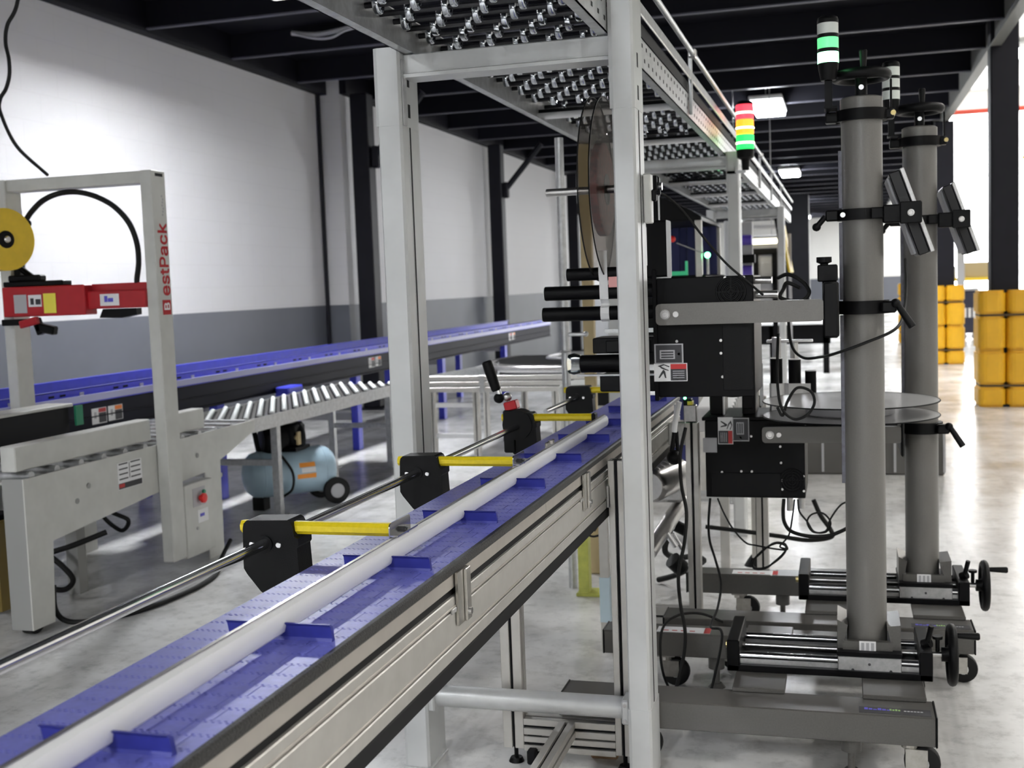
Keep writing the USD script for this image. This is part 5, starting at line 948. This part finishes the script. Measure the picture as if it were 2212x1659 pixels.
# curved belt conveyor behind the lever
cc = thing('curve_conveyor', 'aluminium framed curved conveyor with dark belt behind the gantry post', 'conveyor', (-2.3, 8.8, 0))
CXa, CXb, CYf = -3.00, -1.72, 8.05
part(cc, 'frame_bar', [bx(CXa, CXb, CYf, CYf + 0.045, z, z + 0.036, 0.003) for z in (0.545, 0.587, 0.629)], 'anodized', 'aluminium front bar')
part(cc, 'frame_slot', bx(CXa + 0.002, CXb - 0.002, CYf + 0.006, CYf + 0.04, 0.55, 0.66), 'slot_dark')
part(cc, 'bar_joint', bx(-2.56, -2.52, CYf - 0.004, CYf + 0.05, 0.54, 0.668, 0.002), 'alu_block')
part(cc, 'bed', bx(CXa, CXb, CYf + 0.045, 9.6, 0.60, 0.640), 'label_white')
part(cc, 'bed_roller', [cy((CXa + 0.02 + 0.07 * k, CYf + 0.10, 0.652), (CXa + 0.16 + 0.07 * k, CYf + 1.3, 0.652), 0.013, 8) for k in range(6)], 'galv', smooth=S)
part(cc, 'curve_belt', [ex(Polygon([(-1.75, 8.25), (-2.35, 8.32), (-2.62, 8.6), (-2.68, 9.0), (-2.62, 9.5), (-2.3, 9.5), (-2.32, 9.1), (-2.25, 8.92), (-2.0, 8.8), (-1.75, 8.78)]), 'xy', 0.70, 0.72)], 'black_plastic', 'dark curved belt')
part(cc, 'curve_side', tube([(-1.74, 8.24, 0.69), (-2.05, 8.245, 0.69), (-2.35, 8.31, 0.69), (-2.58, 8.52, 0.69), (-2.70, 8.86, 0.69), (-2.69, 9.2, 0.69), (-2.63, 9.5, 0.69)], 0.035, 10), 'steel', 'bright outer tube of the curve', smooth=60)
part(cc, 'curve_side', tube([(-1.76, 8.82, 0.725), (-2.0, 8.83, 0.725), (-2.24, 8.95, 0.725), (-2.30, 9.15, 0.725), (-2.28, 9.5, 0.725)], 0.015, 8), 'galv', smooth=60)
part(cc, 'curve_post', [cy((-2.52, 8.42, 0.64), (-2.52, 8.42, 0.74), 0.014, 8), cy((-2.18, 8.27, 0.64), (-2.18, 8.27, 0.70), 0.014, 8)], 'chrome', smooth=S)
for x, y in ((-2.96, 8.06), (-2.62, 8.06), (-2.02, 8.06), (-2.96, 9.4), (-2.62, 9.4), (-1.78, 9.4)):
    leg(cc, x, x + 0.045, y, y + 0.045, 0.0, 0.545 if y < 9 else 0.60)
part(cc, 'leg_tie', [bx(-2.92, -2.62, 8.07, 8.10, 0.20, 0.235, 0.002), bx(-2.92, -2.62, 8.07, 8.10, 0.43, 0.465, 0.002), bx(-2.58, -2.02, 8.07, 8.10, 0.02, 0.055, 0.002)], 'label_white')
t = thing('cabinet', 'pale low cabinet with a small black screen behind the lever', 'cabinet', (-1.45, 6.6, 0))
part(t, 'body', bx(-1.60, -1.16, 6.55, 6.95, 0.0, 0.72, 0.01), 'sealer_white'); part(t, 'screen', bx(-1.41, -1.30, 6.54, 6.55, 0.60, 0.69, 0.003), 'black_plastic', 'small black screen')

# ================================================================== far aisle
t = thing('print_station', 'dark hooded station with blue curtain and green trim beyond the upright head', 'machine', (-0.98, 7.3, 0))
hood = [(-1.22, 1.66), (-1.20, 1.76), (-1.12, 1.83), (-1.02, 1.80), (-0.86, 1.72), (-0.80, 1.68), (-0.80, 1.66)]
part(t, 'hood', ex(hood, 'xz', 7.0, 8.2), 'black_plastic', 'black rounded hood')
part(t, 'curtain', [bx(-1.10 + 0.05 * k, -1.055 + 0.05 * k, 7.9 + 0.015 * (k % 2), 7.92 + 0.015 * (k % 2), 1.2, 1.66) for k in range(6)], 'curtain_blue', 'dark blue hanging curtain strips')
part(t, 'back_wall', bx(-1.20, -0.82, 8.15, 8.2, 0.0, 1.66), 'curtain_blue')
part(t, 'frame_post', [bx(-1.21, -1.17, 7.0, 7.04, 0, 1.66, 0.003), bx(-0.84, -0.80, 7.0, 7.04, 0, 1.66, 0.003), bx(-0.84, -0.80, 8.1, 8.14, 0, 1.66, 0.003)], 'anodized')
part(t, 'green_frame', [bx(-1.10, -0.89, 7.02, 7.035, 1.335, 1.36), bx(-1.10, -1.085, 7.02, 7.035, 1.36, 1.42), bx(-0.905, -0.89, 7.02, 7.035, 1.36, 1.42)], 'green_trim', 'green lit bracket')
part(t, 'table', bx(-1.22, -0.78, 7.0, 8.2, 0.80, 1.335, 0.01), 'black_metal')
part(t, 'green_lamp', icosph((-0.768, 7.0, 1.45), 0.018, 2), 'led_green', 'bright green lamp', smooth=S)
part(t, 'lamp_stalk', [cy((-0.768, 7.01, 1.335), (-0.768, 7.01, 1.435), 0.008, 8), cy((-0.95, 7.0, 1.53), (-0.775, 7.0, 1.455), 0.004, 6)], 'alu_block')
part(t, 'red_knob', [icosph((-0.972, 6.98, 1.553), 0.020, 2), cy((-0.972, 6.98, 1.553), (-1.06, 7.02, 1.55), 0.007, 8)], 'red_button', 'red ball knob', smooth=S)
t = thing('supply_cabinet', 'pale post and purple rollers right of the blue curtain', 'machine', (-0.7, 8.4, 0))
part(t, 'post', [bx(-0.75, -0.71, 8.2, 8.25, 0, 1.75, 0.003), bx(-0.81, -0.78, 8.5, 8.55, 0, 1.72, 0.003)], 'label_white'); part(t, 'roller', [cy((-0.70, 8.3, z), (-0.60, 8.3, z), 0.035, 16) for z in (1.57, 1.36)], 'purple', 'purple roller', smooth=S)
part(t, 'roller_plate', [bx(-0.71, -0.60, 8.35, 8.40, 1.20, 1.70, 0.004)], 'label_grey')
part(t, 'dark_bar', bx(-0.70, -0.58, 8.27, 8.33, 1.41, 1.47, 0.004), 'black_plastic')
t = thing('tube_rack', 'dark tubular rack of far pale panels under the end of the roller track', 'rack', (-0.9, 14, 0))
part(t, 'panel', bx(-1.32, -0.68, 14.3, 14.33, 0.9, 1.72), 'label_grey', 'pale panel')
part(t, 'bar', [bx(-1.32, -0.74, 14.25, 14.3, 1.58, 1.66, 0.004), bx(-1.32, -0.76, 14.25, 14.3, 1.24, 1.32, 0.004), bx(-1.04, -0.96, 14.25, 14.3, 0.0, 1.6, 0.004), bx(-0.80, -0.74, 14.25, 14.3, 0.0, 1.6, 0.004), bx(-1.34, -1.30, 14.25, 14.3, 0.0, 1.7, 0.004)], 'black_metal', 'black bar')
t = thing('strip_lamp', 'bright strip lamp below the far end of the roller track', 'lamp', (-0.98, 13.9, 1.72))
part(t, 'tube', bx(-1.26, -0.72, 13.9, 13.98, 1.70, 1.76, 0.01), 'stack_bulb'); part(t, 'housing', bx(-1.27, -0.71, 13.89, 13.99, 1.76, 1.80, 0.005), 'fixture_white'); part(t, 'hanger', [cy((x, 13.94, 1.80), (x, 13.94, 3.5), 0.006, 6) for x in (-1.2, -0.78)], 'galv')
t = thing('display_board', 'slanted dark panel edge with yellow backing at the far end of the roller track', 'board', (-0.56, 12.0, 0))
part(t, 'board', rot(bx(-0.60, -0.56, 12.0, 12.9, 1.32, 1.90, 0.005), (0, 1, 0), -9, (-0.58, 12.4, 1.6)), 'black_plastic'); part(t, 'backing', rot(bx(-0.558, -0.535, 12.02, 12.88, 1.34, 1.86, 0.003), (0, 1, 0), -9, (-0.58, 12.4, 1.6)), 'rack_yellow')
part(t, 'stand_post', [bx(-0.53, -0.50, 12.4, 12.44, 0, 1.75, 0.003)], 'label_grey')
t = thing('work_bench', 'low dark bench with pale top across the far aisle between head and near tower', 'bench', (-0.9, 16, 0))
part(t, 'top', bx(-1.7, -0.1, 16.0, 16.7, 0.66, 0.70, 0.005), 'label_white'); part(t, 'apron', bx(-1.65, -0.15, 16.05, 16.1, 0.40, 0.66), 'black_metal'); part(t, 'leg', [bx(x, x + 0.08, 16.05, 16.13, 0, 0.66) for x in (-1.6, -0.95, -0.25)], 'black_metal')
# low tray of bins seen between the reel discs
t = thing('parts_tray', 'low dark divided tray with a yellow handle on the floor beyond the reel', 'tray', (0.05, 7.9, 0))
part(t, 'tray', [bx(-0.30, 0.62, 7.8, 8.3, 0.0, 0.30, 0.01)], 'stand_grey'); part(t, 'divider', [bx(-0.29 + 0.15 * k, -0.275 + 0.15 * k, 7.79, 7.8, 0.02, 0.28) for k in range(7)], 'label_grey')
part(t, 'handle', [cy((-0.30, 7.85, 0.32), (0.50, 7.85, 0.33), 0.025, 10)], 'black_plastic', smooth=S); part(t, 'yellow_tag', [bx(0.44, 0.52, 7.78, 7.83, 0.0, 0.35, 0.004), bx(-0.12, -0.03, 7.80, 7.87, 0.335, 0.36, 0.004)], 'label_yellow')
# far right hall: bins, yellow frames and barrier
for i, (x, y, l) in enumerate(((2.32, 23.5, 'dark navy stacked bin between the two nearer yellow guards'),)):
    t = thing('storage_bin', l, 'bin', (x, y, 0))
    part(t, 'body', bx(x - 0.16, x + 0.16, y, y + 0.4, 0.12, 0.92, 0.02), 'bin_navy'); part(t, 'rim', bx(x - 0.17, x + 0.17, y - 0.01, y + 0.41, 0.92, 0.97, 0.01), 'label_grey'); part(t, 'print', [bx(x - 0.10 + 0.08 * k, x - 0.05 + 0.08 * k, y - 0.003, y, 0.42, 0.60) for k in range(3)], 'label_white'); part(t, 'base', [cy((x + dx, y + 0.06, 0.06), (x + dx, y + 0.14, 0.06), 0.06, 12) for dx in (-0.09, 0.1)], 'label_grey', smooth=S)
t = thing('storage_rack', 'low yellow rack loaded with pale boxes at the far end of the tall hall', 'rack', (3.2, 38, 0))
part(t, 'shelf', [bx(2.3, 4.6, 37, 38.2, z, z + 0.10) for z in (0.55, 1.0)], 'rack_yellow'); part(t, 'post', [bx(x, x + 0.10, 37, 37.1, 0, 1.3) for x in (2.3, 3.4, 4.5)], 'rack_yellow')
part(t, 'box', bx(2.45, 3.3, 37.1, 38.0, 1.1, 1.45, 0.01), 'label_white'); part(t, 'box', bx(3.5, 4.3, 37.1, 38.0, 1.1, 1.55, 0.01), 'tan')
t = thing('lift_mast', 'tall grey and yellow-green lift mast far off behind the far tower', 'lift', (2.75, 36, 0))
part(t, 'rail', [bx(2.52, 2.58, 36, 36.1, 0, 2.6), bx(2.98, 3.12, 36, 36.1, 1.5, 2.8)], 'yellow_green'); part(t, 'mast', bx(3.25, 3.45, 36.2, 36.4, 0, 2.4, 0.01), 'label_grey'); part(t, 'carriage', bx(2.5, 3.3, 36.12, 36.2, 0.4, 0.6), 'rack_yellow')
t = thing('barrier_arm', 'yellow slanting barrier arm right of the tall dark column', 'barrier', (2.6, 16.5, 0))
part(t, 'arm', cy((2.30, 16.5, 2.72), (3.3, 16.5, 3.5), 0.045, 10), 'rack_yellow', smooth=S); part(t, 'post', bx(3.22, 3.38, 16.4, 16.6, 0, 3.6, 0.01), 'hall_white'); part(t, 'joint', icosph((2.56, 16.48, 2.94), 0.06, 1), 'orange', smooth=S)
# hanging cable at the top left
one('hanging_cable', tube([(-3.22, 4.2, 3.49), (-3.23, 4.2, 2.85), (-3.285, 4.2, 2.566), (-3.345, 4.2, 2.47), (-3.36, 4.2, 2.40), (-3.350, 4.2, 2.33), (-3.353, 4.2, 2.265), (-3.375, 4.2, 2.21), (-3.408, 4.2, 2.168), (-3.45, 4.25, 2.12), (-3.50, 4.4, 2.0), (-3.55, 4.66, 1.90)], 0.008, 8), 'rubber', 'black cable dangling from the ceiling at the top left corner', 'cable', smooth=60)
# conduits hung on the joists
one('conduit', [tube([(-4.75, 9.76, 3.66), (-4.6, 9.76, 3.635), (-4.45, 9.75, 3.625), (-4.3, 9.75, 3.64), (-4.1, 9.76, 3.67)], 0.022, 8), tube([(-4.7, 9.74, 3.64), (-4.5, 9.73, 3.585), (-4.35, 9.73, 3.58), (-4.22, 9.74, 3.63), (-4.05, 9.76, 3.66)], 0.012, 8)], 'label_grey', 'pale bundle of conduit slung under a joist at the upper left', 'conduit', smooth=60)
